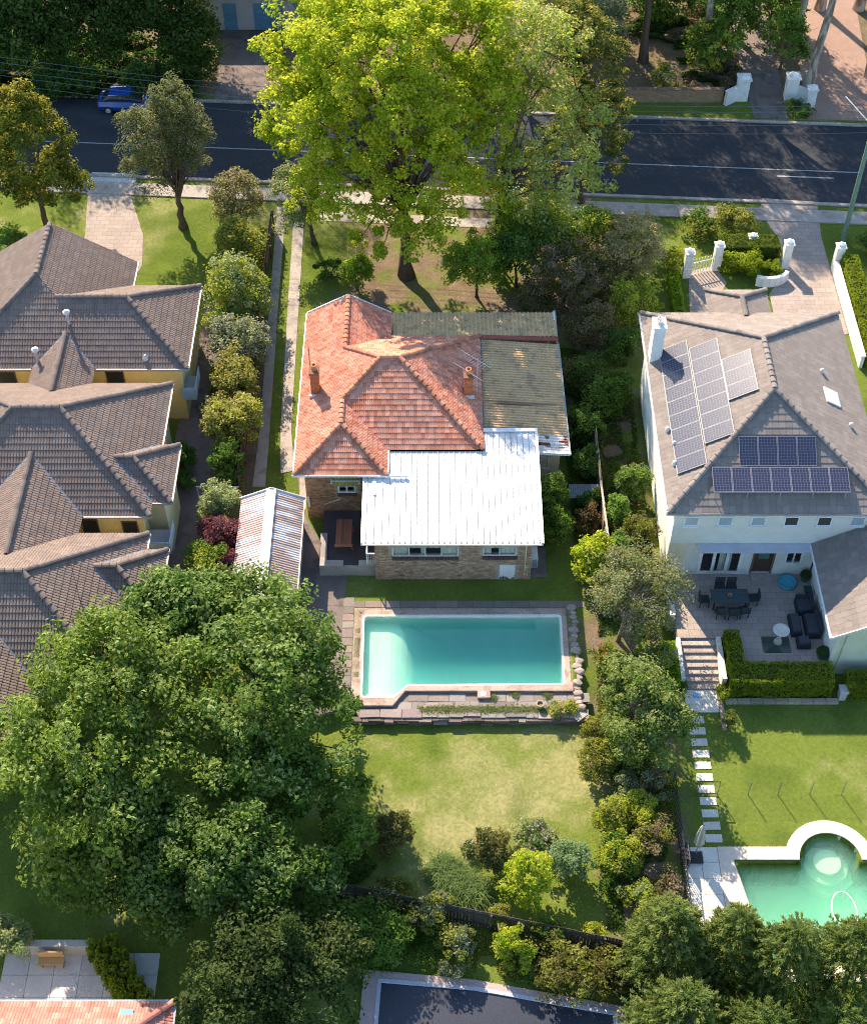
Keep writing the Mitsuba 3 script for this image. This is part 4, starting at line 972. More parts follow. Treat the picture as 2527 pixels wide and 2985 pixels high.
bush('garden_bush', 'small dark leafy bush left of the pale one near the rear right corner', 7.85, 30.2, .45, .9, MID, size=.11)
# garden at the foot of the lawn
bush('garden_bush', 'rounded dark bronze green bush on the lower left of the lawn', -1.8, 32.5, .92, 2.3, BRONZE, size=.12, dens=1.1, tips=(.20, .20, .06))
bush('light_tree', 'light green spreading bush beside the dark maple at the lawn edge', -3.6, 32.4, 1.15, 2.6, [(0.12, 0.21, 0.03), (0.17, 0.27, 0.05)], size=.16, dens=.9)
bush('garden_bush', 'rounded dark bronze bush in the middle of the lower lawn', 2.65, 31.5, .9, 2.1, BRONZE, size=.12, dens=1.1, tips=(.18, .19, .06))
bush('lime_bush', 'bright lime green small tree in the lower garden bed', 4.4, 30.0, 1.15, 3.0, LIME, size=.14, dens=1.1, tips=(.42, .46, .06))
bush('pale_shrub', 'pale bluish green bush right of the bright lime one', 6.0, 31.0, 1.0, 2.2, [(0.14, 0.22, 0.09), (0.19, 0.28, 0.12)], size=.13)
bush('flower_bed', 'low lilac pink flowers behind the bright lime bush', 4.5, 32.6, 1.1, .9, PALE + MID, size=.11, catg='flowers', flower=((.55, .36, .52), 260, .1))
bush('flower_bed', 'small clump of pink lilies left of the dark bronze bush', 1.7, 32.1, .35, .7, MID, size=.1, catg='flowers', flower=((.75, .42, .50), 50, .1))
bush('rear_shrub', 'cream flowered olive bush close to the rear fence', -1.7, 29.4, .95, 1.4, BRONZE + OLIVE, size=.12, flower=((.6, .5, .3), 60, .11))
bush('rear_shrub', 'small yellow green bush in the rear right corner by the fence', 7.1, 27.75, .5, 1.0, YG, size=.12)
bush('rear_shrub', 'yellowish bush on the garden side of the rear fence', 2.95, 28.5, .65, 1.3, OLIVE, size=.12)
bush('rear_shrub', 'bright yellow green bush just beyond the rear fence', 3.4, 27.0, .75, 2.0, LIME + YG, size=.13)
bush('rear_shrub', 'long dark bush beyond the left part of the rear fence', -2.6, 27.6, 1.8, 2.2, DEEP, size=.15, dens=.7)
bush('rear_shrub', 'pale straggly bush beyond the middle of the rear fence', 1.0, 27.0, 1.05, 1.7, GREY + OLIVE, size=.14, dens=.7)
bush('rear_shrub', 'wide olive bush beyond the right part of the rear fence', 5.5, 26.2, 1.5, 1.8, OLIVE + BRONZE, size=.14, dens=.7)
bush('rear_shrub', 'olive bush beyond the fence beside the bottom right conifers', 7.4, 25.9, 1.2, 1.7, OLIVE + BRONZE, size=.14, dens=.7)
bush('terrace_plant', 'yellowish succulent clump beside the flower pot on the terrace', 6.1, 39.4, .45, .45, [(0.36, 0.34, 0.08), (0.25, 0.29, 0.07)], z0=-.14, size=.12, catg='plant')
bush('terrace_plant', 'green succulent next to the rock heap at the terrace end', 6.65, 39.5, .3, .4, YG, z0=-.14, size=.1, catg='plant')

# conifers at the lower right
def conifer(label, x, y, r, h, palette, tip, n=15000, seed=1, name='conifer'):
    rg = np.random.default_rng(seed); z0 = -.65
    t = thing(name, label, 'tree')
    m = int(n / 34)
    hh = 1 - rg.random(m) ** 0.75; a = rg.uniform(0, 6.283, m)
    rad = r * (1 - hh ** 2.4) * rg.uniform(.55, 1.08, m) * (1 + .25 * np.sin(a * 3 + seed) * (1 - hh))
    root = np.stack([x + np.cos(a) * rad * .75, y + np.sin(a) * rad * .75, z0 + .5 + hh * (h - .5)], 1)
    out = np.stack([np.cos(a), np.sin(a), np.full(m, .45)], 1); out = unit(out + rg.normal(0, .22, (m, 3)))
    ln = rg.uniform(.55, 1.05, m) * (.35 + .3 * r / 2)
    k = 34; i = np.repeat(np.arange(m), k); s = rg.random(m * k)
    sd = unit(rg.normal(size=(m * k, 3))); wid = (.24 * (1 - s * .75))[:, None]
    p = root[i] + out[i] * (ln[i] * s)[:, None] + sd * wid * ln[i, None] - np.array([0, 0, .12]) * (s ** 2)[:, None]
    ax = unit(out[i] + sd * .8)
    nrm = unit(np.cross(ax, rg.normal(size=(m * k, 3))) + [0, 0, .5])
    base = np.asarray(palette)[rg.integers(len(palette), size=m)] * rg.uniform(.75, 1.25, (m, 1))
    w = np.clip((s - .45) * 1.6, 0, 1)[:, None] * rg.uniform(.3, 1, (m, 1))[i]
    col = base[i] * (1 - w) + np.asarray(tip) * w
    v, f, c = leaf_cards(rg, p, nrm, .17, .3, col, axis=ax)
    add('trunk', tube([(x, y, z0 - .1), (x, y, z0 + h * .5), (x, y, z0 + h * .93)], [.05 * r + .08, .03 * r + .05, .02], 8), 'bark', t, smooth=True)
    add('crown', (v, f), 'leaf', t, color=c)
CT = (0.36, 0.42, 0.11)
conifer('feathery green conifer overhanging the rear right garden corner', 9.9, 26.5, 2.3, 5.2, CONIF, CT, 30000, 3)
conifer('feathery conifer beside the pale pool paving', 12.5, 26.3, 1.9, 5.4, CONIF, CT, 24000, 4)
conifer('low feathery conifer at the bottom, beside the covered pool end', 10.0, 23.2, 2.5, 4.8, CONIF, CT, 28000, 5)
conifer('dark conifer in front of the green pool, left of two', 14.4, 25.2, 2.2, 6.6, CONIF, (0.28, 0.34, 0.09), 26000, 6)
conifer('dark conifer in front of the green pool, right of two', 17.2, 25.2, 2.3, 6.6, CONIF, (0.28, 0.34, 0.09), 26000, 7)
conifer('dark conifer in the bottom right corner of the picture', 13.2, 22.4, 2.2, 5.0, CONIF, (0.22, 0.28, 0.07), 14000, 8)
conifer('dark conifer by the right edge below the green pool', 16.0, 22.6, 2.2, 4.8, CONIF, (0.22, 0.28, 0.07), 12000, 9)

# low creepers that cover the bed along the right boundary
def ground_cover(label, poly, n, palette, seed, h=.35, size=.14):
    rg = np.random.default_rng(seed); x0, y0, x1, y1 = poly.bounds
    p = rg.uniform([x0, y0], [x1, y1], (n * 2, 2)); import shapely
    p = p[shapely.contains_xy(poly, p[:, 0], p[:, 1])][:n]
    w = meshkit.noise(np.c_[p * .9, np.full(len(p), seed)])
    k = w > .3; p, w = p[k], w[k]
    z = gz(p[:, 0], p[:, 1]) + (w - .3) * h * 2.2 * rg.random(len(p)) ** .4
    nn = unit(np.c_[rg.normal(0, .5, (len(p), 2)), np.ones(len(p))])
    pal = np.asarray(palette); col = pal[(meshkit.noise(np.c_[p * .6, np.full(len(p), seed + 3)]) * .999 * len(pal)).astype(int)] * rg.uniform(.7, 1.25, (len(p), 1))
    v, f, c = leaf_cards(rg, np.c_[p, z], nn, size, .6, col)
    add('ground_cover', (v, f), 'leaf', color=c, kind='stuff', label=label)
ground_cover('leafy ground cover in the bed along the right boundary', Polygon([(7.6, 28), (11.2, 28), (11.4, 47), (8.6, 47), (8.0, 40), (8.4, 36)]), 15000, MID + OLIVE + BROWN[:1], 3)
ground_cover('leafy ground cover between the brick house and the two storey house', Polygon([(7.5, 47), (11.6, 47), (11.6, 66), (7.5, 66)]), 14000, MID + DEEP, 4, h=.5)
DKG = [(0.04, 0.085, 0.018), (0.055, 0.105, 0.024), (0.03, 0.065, 0.015)]
ground_cover('dark ivy and undergrowth below the trees at the top left', Polygon([(-36, 92), (-17, 91.2), (-16.4, 99), (-36, 101)]), 22000, DKG, 7, h=.9, size=.28)
ground_cover('undergrowth below the dark trees at the top right', Polygon([(18.5, 92), (22.5, 92), (22.4, 104), (13, 104), (13, 100.5), (18, 99)]), 12000, DKG + BROWN, 8, h=.8, size=.26)
ground_cover('leafy ground cover along the left boundary', Polygon([(-12.7, 74), (-10.75, 74), (-10.75, 45), (-12.3, 45)]), 12000, MID + OLIVE, 9, h=.6, size=.15)
bush('boundary_tree', 'leafy filler bush between the pale feathery and the grey green bushes', -12.2, 65.4, 1.1, 2.6, YG + MID, size=.15, dens=.8); bush('boundary_tree', 'leafy filler bush between the grey green bush and the golden ones', -12.0, 61.3, 1.0, 2.4, OLIVE + MID, size=.15, dens=.8); bush('rear_shrub', 'straggly olive bush drooping over the middle of the rear fence', -.3, 28.6, .9, 1.9, OLIVE + GREY, size=.13, dens=.7); bush('rear_shrub', 'low dark bush covering the fence right of the bright one', 5.0, 27.6, .8, 1.6, MID + OLIVE, size=.13, dens=.8)
ground_cover('leafy ground cover under the rear trees', Polygon([(-10, 31), (-4.2, 29.6), (-2.5, 31.2), (-5, 35), (-10, 36)]), 9000, MID + DEEP, 5)
ground_cover('leafy ground cover beyond the rear fence', Polygon([(-9, 30.3), (9.5, 26.4), (8.5, 25.0), (1.7, 26.2), (-3.2, 26.8), (-9, 24)]), 14000, DEEP + OLIVE, 6, h=.6)
bush('boundary_shrub', 'mid green bush filling the gap above the round olive flowering bush', 8.9, 36.6, .9, 1.7, MID + YG, size=.12); bush('boundary_shrub', 'yellow green bush behind the pair at the lower lawn edge', 9.5, 33.6, .9, 1.7, YG, size=.12); bush('boundary_shrub', 'bushy green shrub below the airy grey green tree', 9.6, 41.2, 1.1, 1.9, MID + OLIVE, size=.12); bush('boundary_shrub', 'bright leafy shrub between the airy tree and the green stairs hedge', 10.9, 41.8, .9, 1.8, YG + PALE, size=.12); bush('boundary_shrub', 'green shrub close to the end of the right fence, above the airy tree', 9.2, 46.4, .9, 1.9, YG + MID, size=.13); bush('boundary_shrub', 'pale leafy shrub at the pier wall of the patio', 11.2, 46.6, .8, 2.0, PALE + OLIVE, size=.13); bush('side_shrub', 'dark green shrub by the right fence above the brown one', 8.5, 52.4, .6, 1.4, MID, size=.13); bush('side_shrub', 'large dark shrub filling the gap beside the beige roof', 9.6, 59.4, 1.3, 2.8, DEEP, size=.14)
# long grass clump and weeds
def tussock(name, label, spots, n, h, palette, seed, catg='grass', kind=None, spread=.25):
    rg = np.random.default_rng(seed)
    c = np.array(spots, float); i = rg.integers(len(c), size=n)
    b = c[i, :2] + rg.normal(0, spread, (n, 2)); z = gz(b[:, 0], b[:, 1]) if c.shape[1] < 3 else c[i, 2]
    d = unit(np.c_[rg.normal(size=(n, 2)) + [.25, -.5], rg.uniform(.7, 1.8, n)])
    H_ = h * rg.uniform(.5, 1.2, n)[:, None]; s = unit(np.cross(d, [0, 0, 1])) * .018
    p = np.c_[b, z - .02]; q = p + d * H_ * .6; e = q + unit(d + [0, 0, -.9]) * H_ * .5
    v = np.stack([p - s, p + s, q + s, q - s, e], 1).reshape(-1, 3); k = np.arange(n)[:, None] * 5
    f = np.vstack([k + [0, 1, 2], k + [0, 2, 3], k + [3, 2, 4]])
    col = np.repeat(np.asarray(palette)[rg.integers(len(palette), size=n)] * rg.uniform(.75, 1.2, (n, 1)), 5, axis=0)
    add(name, (v, f), 'leaf', color=col, label=label, cat_=catg, kind=kind)
tussock('grass_clump', 'drooping clump of long pale green grass near the rear fence', [(.6, 30.8), (1.0, 30.5), (1.4, 30.2), (1.9, 29.9), (.4, 31.1)], 5200, .85, [(0.17, 0.26, 0.09), (0.24, 0.33, 0.13)], 5)
tussock('weeds', 'weeds sprouting between the terrace slabs', [(x, 39.48 + .02 * math.sin(x * 3), -.13) for x in np.arange(-.6, 6.6, .25)] + [(2.9, 40.2, -.1), (4.0, 40.35, -.1), (5.6, 40.3, -.1)], 3000, .15, [(0.26, 0.30, 0.12), (0.20, 0.26, 0.08)], 6, kind='stuff', spread=.11)

# ---------------------------------------------------------------- the brown roofed townhouses on the left
L = thing('townhouse_block', 'long yellow walled block of townhouses under dark brown tiled hip roofs', 'townhouses')
sE, e0 = 0.62, 4.4
def hips(x0, x1, y0, y1, e=e0, s=sE):
    """Plane height functions of a hipped body."""
    return dict(S=lambda x, y: (x, y, e + (y - y0) * s), N=lambda x, y: (x, y, e + (y1 - y) * s), W=lambda x, y: (x, y, e + (x - x0) * s), E=lambda x, y: (x, y, e + (x1 - x) * s))
B = hips(-26.76, -13.6, 58.84, 65.8); A = hips(-26.76, -17.56, 58.84, 68.0); D = hips(-26.2, -14.3, 48.08, 57.6); G = hips(-26.2, -14.2, 37.35, 46.87)
lf = [[B['S'](-26.76, 58.84), B['S'](-13.6, 58.84), B['S'](-17.08, 62.32), B['S'](-21.04, 62.32), B['S'](-22.16, 63.44)],
      [A['E'](-17.56, 65.8), A['E'](-17.56, 68.0), A['E'](-22.16, 68.0), A['E'](-22.16, 63.44), A['E'](-21.04, 62.32)],
      [A['W'](-26.76, 68.0), A['W'](-26.76, 58.84), A['W'](-22.16, 63.44), A['W'](-22.16, 68.0)],
      [B['E'](-13.6, 58.84), B['E'](-13.6, 65.8), B['E'](-17.08, 62.32)],
      [B['N'](-13.6, 65.8), B['N'](-17.56, 65.8), B['N'](-21.04, 62.32), B['N'](-17.08, 62.32)]]
lr = [(B['S'](-26.76, 58.84), B['S'](-22.16, 63.44)), (A['W'](-22.16, 63.44), A['W'](-22.16, 68.0)), (B['S'](-13.6, 58.84), B['S'](-17.08, 62.32)), (B['N'](-13.6, 65.8), B['N'](-17.08, 62.32)), (B['S'](-17.08, 62.32), B['S'](-21.04, 62.32))]
for Q, y0, y1, x1 in ((D, 48.08, 57.6, -14.3), (G, 37.35, 46.87, -14.2)):
    h = (y1 - y0) / 2; m = (y0 + y1) / 2
    lf += [[Q['S'](-26.2, y0), Q['S'](x1, y0), Q['S'](x1 - h, m), Q['S'](-26.2 + h, m)], [Q['N'](x1, y1), Q['N'](-26.2, y1), Q['N'](-26.2 + h, m), Q['N'](x1 - h, m)],
           [Q['E'](x1, y0), Q['E'](x1, y1), Q['E'](x1 - h, m)], [Q['W'](-26.2, y1), Q['W'](-26.2, y0), Q['W'](-26.2 + h, m)]]
    lr += [(Q['S'](x1, y0), Q['S'](x1 - h, m)), (Q['N'](x1, y1), Q['N'](x1 - h, m)), (Q['S'](x1 - h, m), Q['S'](-26.2 + h, m)), (Q['S'](-26.2, y0), Q['S'](-26.2 + h, m)), (Q['N'](-26.2, y1), Q['N'](-26.2 + h, m))]
lv = []
for xr, h, ya, yb in ((-20.4, 1.7, 58.84, 57.6), (-20.4, 2.7, 48.08, 46.87), (-20.4, 2.7, 37.35, 33.5)):
    zz = lambda d: e0 + (h - d) * sE
    yt, yu = ya + h, (yb - h if yb > 40 else yb)
    for s in (-1, 1):
        p = [(xr + s * h, yb, e0), (xr + s * h, ya, e0), (xr, yt, zz(0)), (xr, yu, zz(0))]
        lf.append(p); lv.append(((xr + s * h, ya, e0), (xr, yt, zz(0))))
    lr.append(((xr, yt, zz(0)), (xr, yu, zz(0))))
for x1, xe, y0, y1 in ((-13.35, -14.3, 48.99, 52.97), (-13.14, -14.2, 41.8, 45.82)):
    h = (y1 - y0) / 2; m = (y0 + y1) / 2; z1 = e0 + h * sE
    lf += [[(x1, y0, e0), (x1, y1, e0), (x1 - h, m, z1)], [(x1, y1, e0), (xe, y1, e0), (xe - h, m, z1), (x1 - h, m, z1)], [(xe, y0, e0), (x1, y0, e0), (x1 - h, m, z1), (xe - h, m, z1)]]
    lr += [((x1, y0, e0), (x1 - h, m, z1)), ((x1, y1, e0), (x1 - h, m, z1)), ((x1 - h, m, z1), (xe - h, m, z1))]
    lv += [((xe, y0, e0), (xe - h, m, z1)), ((xe, y1, e0), (xe - h, m, z1))]
lroof = add('roof', deck(lf, 0.03), (0.05, 0.045, 0.04), L)
BRN = [(0.195, 0.150, 0.133), (0.178, 0.136, 0.121), (0.21, 0.163, 0.145), (0.186, 0.143, 0.128)]
tiled_roof(lroof, lf, BRN, b=0.30, g=0.34, parts=300, seed=21, vary=.05, look=lambda c, n: -60 * (c[0] < -21) - 30 * (n[1] > .2))
caps(lroof, [(up_(a, .06), up_(b, .06)) for a, b in lr], [(0.17, 0.14, 0.135), (0.15, 0.125, 0.12)], r=0.13, step=0.4, seed=8)
for a, b in lv:
    add('valley_flashing', bar(up_(a, .05), up_(b, .05), 0.22, 0.02), 'satin', lroof, color=(0.16, 0.20, 0.27))
YW_ = (0.88, 0.63, 0.24); CRM = (0.56, 0.49, 0.30)
add('wall', box(-26.3, -14.1, 59.3, 59.5, 0, 4.32), YW_, L, label='golden yellow wall between the upper roofs')
add('wall', box(-25.8, -14.8, 48.55, 48.75, 0, 4.32), YW_, L, label='golden yellow wall between the middle roofs')
for x, y0, y1 in ((-14.1, 59.5, 65.4), (-14.8, 48.75, 57.1), (-14.7, 37.8, 46.4), (-13.8, 49.4, 52.5), (-13.6, 42.2, 45.4), (-18.0, 65.4, 67.8)):
    add('wall', box(x - .2, x, y0, y1, 0, 4.32), CRM, L)
for x0, x1, y in ((-17.9, -14.1, 65.3), (-26.3, -18.0, 67.6), (-14.8, -13.8, 49.4), (-14.7, -13.6, 42.2), (-25.8, -14.8, 57.0), (-25.8, -14.7, 46.3)):
    add('wall', box(x0, x1, y, y + .2, 0, 4.32), CRM, L)
gt = [bar(up_(a, -.04), up_(b, -.04), .13, .12) for a, b in (((-26.8, 58.78, e0), (-22.2, 58.78, e0)), ((-18.6, 58.78, e0), (-13.5, 58.78, e0)), ((-13.53, 58.8, e0), (-13.53, 65.8, e0)), ((-17.5, 65.8, e0), (-17.5, 68, e0)), ((-17.6, 48.02, e0), (-14.2, 48.02, e0)), ((-14.23, 53, e0), (-14.23, 57.6, e0)), ((-13.28, 48.95, e0), (-13.28, 53, e0)), ((-13.07, 41.75, e0), (-13.07, 45.9, e0)), ((-14.13, 45.9, e0), (-14.13, 46.9, e0)), ((-13.28, 48.93, e0), (-14.3, 48.93, e0)))]
for g in gt: add('gutter', g, 'satin', L, color=(0.33, 0.28, 0.26))
for x0, x1, y, z0, z1 in ((-18.25, -17.35, 59.3, 2.6, 3.85), (-24.6, -23.4, 59.3, 2.6, 3.7), (-17.95, -17.2, 48.55, 2.3, 3.55), (-15.9, -15.2, 48.55, 2.3, 3.4)):
    w = fresh('window', L)
    add('frame', cat([box(x0 - .06, x1 + .06, y - .05, y, z1, z1 + .06), box(x0 - .06, x1 + .06, y - .07, y, z0 - .07, z0), box(x0 - .06, x0, y - .05, y, z0, z1), box(x1, x1 + .06, y - .05, y, z0, z1)]), (0.16, 0.11, 0.08), w)
    add('pane', box(x0, x1, y - .02, y - .001, z0, z1), 'gloss', w, color=(0.035, 0.03, 0.028))
for x, y, h in ((-20.2, 61.0, 6.55), (-21.8, 59.1, 5.5)):
    v = fresh('roof_vent', L)
    add('pipe', tube([(x, y, h - 1.0), (x, y, h)], .09, 9), 'satin', v, color=(0.42, 0.40, 0.42), smooth=True)
    add('cowl', lathe(x, y, [(0, h), (.2, h), (.2, h + .1), (.08, h + .2), (0, h + .2)], 12), 'satin', v, color=(0.6, 0.6, 0.62))
add('flue_cap', lathe(-15.9, 59.3, [(.16, 4.5), (.16, 4.75), (.05, 5.0), (0, 5.0)], 10), 'satin', L, color=(0.5, 0.5, 0.53))
bl = thing('balcony', 'small blue grey balcony on the corner of the townhouse block', 'balcony')
add('floor_slab', box(-14.09, -13.3, 58.6, 60.4, 2.2, 2.35), (0.35, 0.36, 0.38), bl); add('glass_panel', box(-13.32, -13.28, 58.6, 60.4, 2.36, 3.1), 'satin', bl, color=(0.30, 0.40, 0.50)); add('glass_panel', box(-14.09, -13.33, 58.58, 58.62, 2.36, 3.1), 'satin', bl, color=(0.30, 0.40, 0.50))
bl = thing('balcony', 'small blue grey balcony below the middle roof of the townhouse block', 'balcony')
add('floor_slab', box(-14.79, -13.4, 47.4, 48.9, 2.2, 2.35), (0.35, 0.36, 0.38), bl); add('glass_panel', box(-13.42, -13.38, 47.4, 48.9, 2.36, 3.1), 'satin', bl, color=(0.42, 0.48, 0.55)); add('glass_panel', box(-14.79, -13.43, 47.38, 47.42, 2.36, 3.1), 'satin', bl, color=(0.42, 0.48, 0.55))
add('side_path', prism(Polygon([(-14.1, 69), (-12.6, 69), (-12.3, 44), (-13.6, 40), (-14.9, 40), (-14.7, 58)]), -.2, .02), 'concrete_dark', kind='structure', label='shaded paved side path between the townhouses and the boundary bushes')
gr = thing('fence_rail', 'thin pale metal rail crossing from the townhouse path to the shed', 'rail')
add('bar', bar((-12.8, 52.67, 1.5), (-10.5, 52.64, 1.5), .05), 'satin', gr, color=(0.6, 0.6, 0.6)); add('post', bar((-12.75, 52.67, 0), (-12.75, 52.67, 1.5), .05), 'satin', gr, color=(0.6, 0.6, 0.6))
bush('side_plant', 'dark green shrubs at the foot of the cream townhouse wall', -13.9, 55.4, .7, 1.6, MID, size=.14)
bush('side_plant', 'low green plants beside the middle townhouse wall', -13.6, 54.0, .5, 1.0, MID, size=.13)

# ---------------------------------------------------------------- the two storey house on the right
R = thing('two_storey_house', 'two storey cream house with grey tiled pyramid roof and solar panels', 'house')
rs = 0.57; re = 5.9
M = hips(11.55, 22.5, 47.0, 61.7, re, rs)
mxr = 17.025; rh = 5.475
rf = [[M['S'](11.55, 47.0), M['S'](22.5, 47.0), M['S'](mxr, 47 + rh)],
      [M['W'](11.55, 61.7), M['W'](11.55, 47.0), M['W'](mxr, 47 + rh), M['W'](mxr, 61.7 - rh)],
      [M['E'](22.5, 47.0), M['E'](22.5, 61.7), M['E'](mxr, 61.7 - rh), M['E'](mxr, 47 + rh)],
      [M['N'](22.5, 61.7), M['N'](11.55, 61.7), M['N'](mxr, 61.7 - rh)]]
rr = [(M['S'](11.55, 47), M['S'](mxr, 47 + rh)), (M['S'](22.5, 47), M['S'](mxr, 47 + rh)), (M['N'](11.55, 61.7), M['N'](mxr, 61.7 - rh)), (M['N'](22.5, 61.7), M['N'](mxr, 61.7 - rh)), (M['S'](mxr, 47 + rh), M['N'](mxr, 61.7 - rh))]
# porch roof towards the street
P = hips(15.5, 18.95, 58, 64.3, 5.35, rs); ph = 1.725; pr_ = 5.35 + ph * rs
yj = 61.7 - (5.35 - re + ph * rs) / rs
rf += [[P['W'](15.5, 64.3), P['W'](15.5, 61.45), P['W'](15.5 + ph, yj), P['W'](15.5 + ph, 64.3 - ph)], [P['E'](18.95, 61.45), P['E'](18.95, 64.3), P['E'](15.5 + ph, 64.3 - ph), P['E'](15.5 + ph, yj)], [P['N'](18.95, 64.3), P['N'](15.5, 64.3), P['N'](15.5 + ph, 64.3 - ph)]]
rr += [(P['N'](15.5, 64.3), P['N'](15.5 + ph, 64.3 - ph)), (P['N'](18.95, 64.3), P['N'](15.5 + ph, 64.3 - ph)), (P['W'](15.5 + ph, 64.3 - ph), (15.5 + ph, yj, pr_))]
# single storey wing at the right edge
wf = [[(19.2, 41.5, 3.0), (19.2, 47.4, 3.0), (23.2, 47.4, 5.3), (23.2, 41.5, 5.3)], [(27.2, 47.4, 3.0), (27.2, 41.5, 3.0), (23.2, 41.5, 5.3), (23.2, 47.4, 5.3)]]
rf += wf; rr += [((23.2, 41.5, 5.3), (23.2, 47.4, 5.3))]
# east wing running off to the right
ew = [[(22.0, 60.4, 5.5), (22.0, 52.6, 5.5), (26.0, 56.5, 7.8), (30, 56.5, 7.8), (30, 60.4, 5.5)], [(22.0, 52.6, 5.5), (30, 52.6, 5.5), (30, 56.5, 7.8), (26.0, 56.5, 7.8)]]
rroof = add('roof', deck(rf, 0.03), (0.06, 0.055, 0.05), R)
GRY = [(0.225, 0.193, 0.182), (0.210, 0.180, 0.169), (0.238, 0.206, 0.195), (0.202, 0.174, 0.164)]
tiled_roof(rroof, rf, GRY, b=0.33, g=0.36, style='flat', parts=300, seed=31, vary=.03, look=lambda c, n: -30 * (n[1] > .2))
caps(rroof, [(up_(a, .06), up_(b, .06)) for a, b in rr], [(0.20, 0.18, 0.175), (0.23, 0.20, 0.195)], r=0.13, step=0.42, seed=9)
CW = (0.66, 0.66, 0.62)
add('wall', box(12.0, 22.05, 47.45, 47.65, 3.0, 5.85), CW, R)
add('wall', cat([box(12.0, 12.2, 47.65, 61.25, .3, 5.85), box(21.85, 22.05, 47.65, 61.25, .3, 5.85), box(12.2, 21.85, 61.05, 61.25, .3, 5.85)]), CW, R)
low = sbox(12.9, .25, 19.6, 2.98).difference(unary_union([sbox(13.7, .35, 15.95, 2.45), sbox(16.45, .45, 17.6, 2.42), sbox(18.15, 1.15, 19.0, 2.45)]))
q = prism(low, 0, .2); add('wall', (np.c_[q[0][:, 0], 47.6 + q[0][:, 2], q[0][:, 1]], q[1][:, ::-1]), CW, R)
add('corner_pier', box(12.0, 12.9, 47.5, 47.9, -.6, 2.98), (0.66, 0.58, 0.44), R)
add('patio_awning', box(13.4, 19.2, 46.9, 47.44, 2.86, 2.99), (0.44, 0.47, 0.55), R)
for x in (12.86, 14.55, 16.2, 17.85, 19.5, 21.15):
    w = fresh('window', R)
    add('frame', cat([box(x - .38, x + .38, 47.39, 47.449, 4.4, 4.47), box(x - .38, x + .38, 47.39, 47.449, 5.03, 5.1), box(x - .38, x - .31, 47.39, 47.449, 4.47, 5.03), box(x + .31, x + .38, 47.39, 47.449, 4.47, 5.03), box(x - .42, x + .42, 47.33, 47.449, 4.33, 4.395)]), 'satin', w, color=(0.70, 0.72, 0.74))
    add('pane', box(x - .31, x + .31, 47.41, 47.448, 4.47, 5.03), 'gloss', w, color=(0.06, 0.06, 0.06) if x > 17 and x < 20 else (0.34, 0.42, 0.46))
window(R, 13.7, 15.95, 47.6, .35, 2.45, panes=3, fw=.16, frame=(0.75, 0.76, 0.78), curtain=[0, 0.6, 0.3])
dr_ = fresh('door', R)
add('frame', cat([box(16.45, 16.55, 47.56, 47.7, .45, 2.42), box(17.5, 17.6, 47.56, 47.7, .45, 2.42), box(16.55, 17.5, 47.56, 47.7, 2.34, 2.42)]), (0.16, 0.11, 0.07), dr_)
add('leaf', box(16.55, 17.5, 47.66, 47.72, .45, 2.34), (0.075, 0.05, 0.035), dr_); add('door_window', box(16.75, 17.3, 47.64, 47.658, 1.5, 2.2), 'gloss', dr_, color=(0.08, 0.16, 0.13)); add('step', box(16.5, 17.6, 47.1, 47.59, .3, .43), 'concrete_pale', dr_)
window(R, 18.15, 19.0, 47.6, 1.15, 2.45, panes=2, fw=.07, frame=(0.75, 0.76, 0.78))
add('gutter', bar((11.45, 46.95, 5.84), (22.6, 46.95, 5.84), .13, .12), 'satin', R, color=(0.24, 0.23, 0.23)); add('gutter', bar((11.48, 46.95, 5.84), (11.48, 61.75, 5.84), .13, .12), 'satin', R, color=(0.5, 0.5, 0.52)); add('gutter', bar((19.14, 41.5, 2.95), (19.14, 47.3, 2.95), .12, .11), 'satin', R, color=(0.62, 0.64, 0.68))
add('wall', cat([box(19.6, 19.8, 41.9, 47.4, -.6, 3.05)]), (0.60, 0.62, 0.60), R)
gm = Polygon([(19.6, -.6), (26.8, -.6), (26.8, 3.0), (23.2, 5.05), (19.6, 3.0)]); q = prism(gm, 0, .2)
add('gable_wall', (np.c_[q[0][:, 0], 41.9 + q[0][:, 2], q[0][:, 1]], q[1][:, ::-1]), (0.52, 0.55, 0.44), R, label='pale green gable wall of the single storey wing')
add('barge_board', bar((19.15, 41.47, 3.0), (23.2, 41.47, 5.3), .05, .16), 'satin', R, color=(0.55, 0.55, 0.55)); add('downpipe', tube([(20.1, 41.84, 3.2), (20.0, 41.84, -.5)], .045, 6), 'satin', R, color=(0.5, 0.52, 0.46))
c = fresh('chimney', R)
add('stack', box(11.62, 12.22, 57.6, 58.4, 5.8, 8.4), (0.74, 0.74, 0.73), c); add('cap', box(11.56, 12.28, 57.54, 58.46, 8.4, 8.5), (0.76, 0.76, 0.75), c); add('flue', cat([lathe(11.92, yy, [(.13, 8.5), (.12, 8.75), (.06, 8.75), (.06, 8.6)], 12) for yy in (57.85, 58.15)]), (0.5, 0.47, 0.45), c)
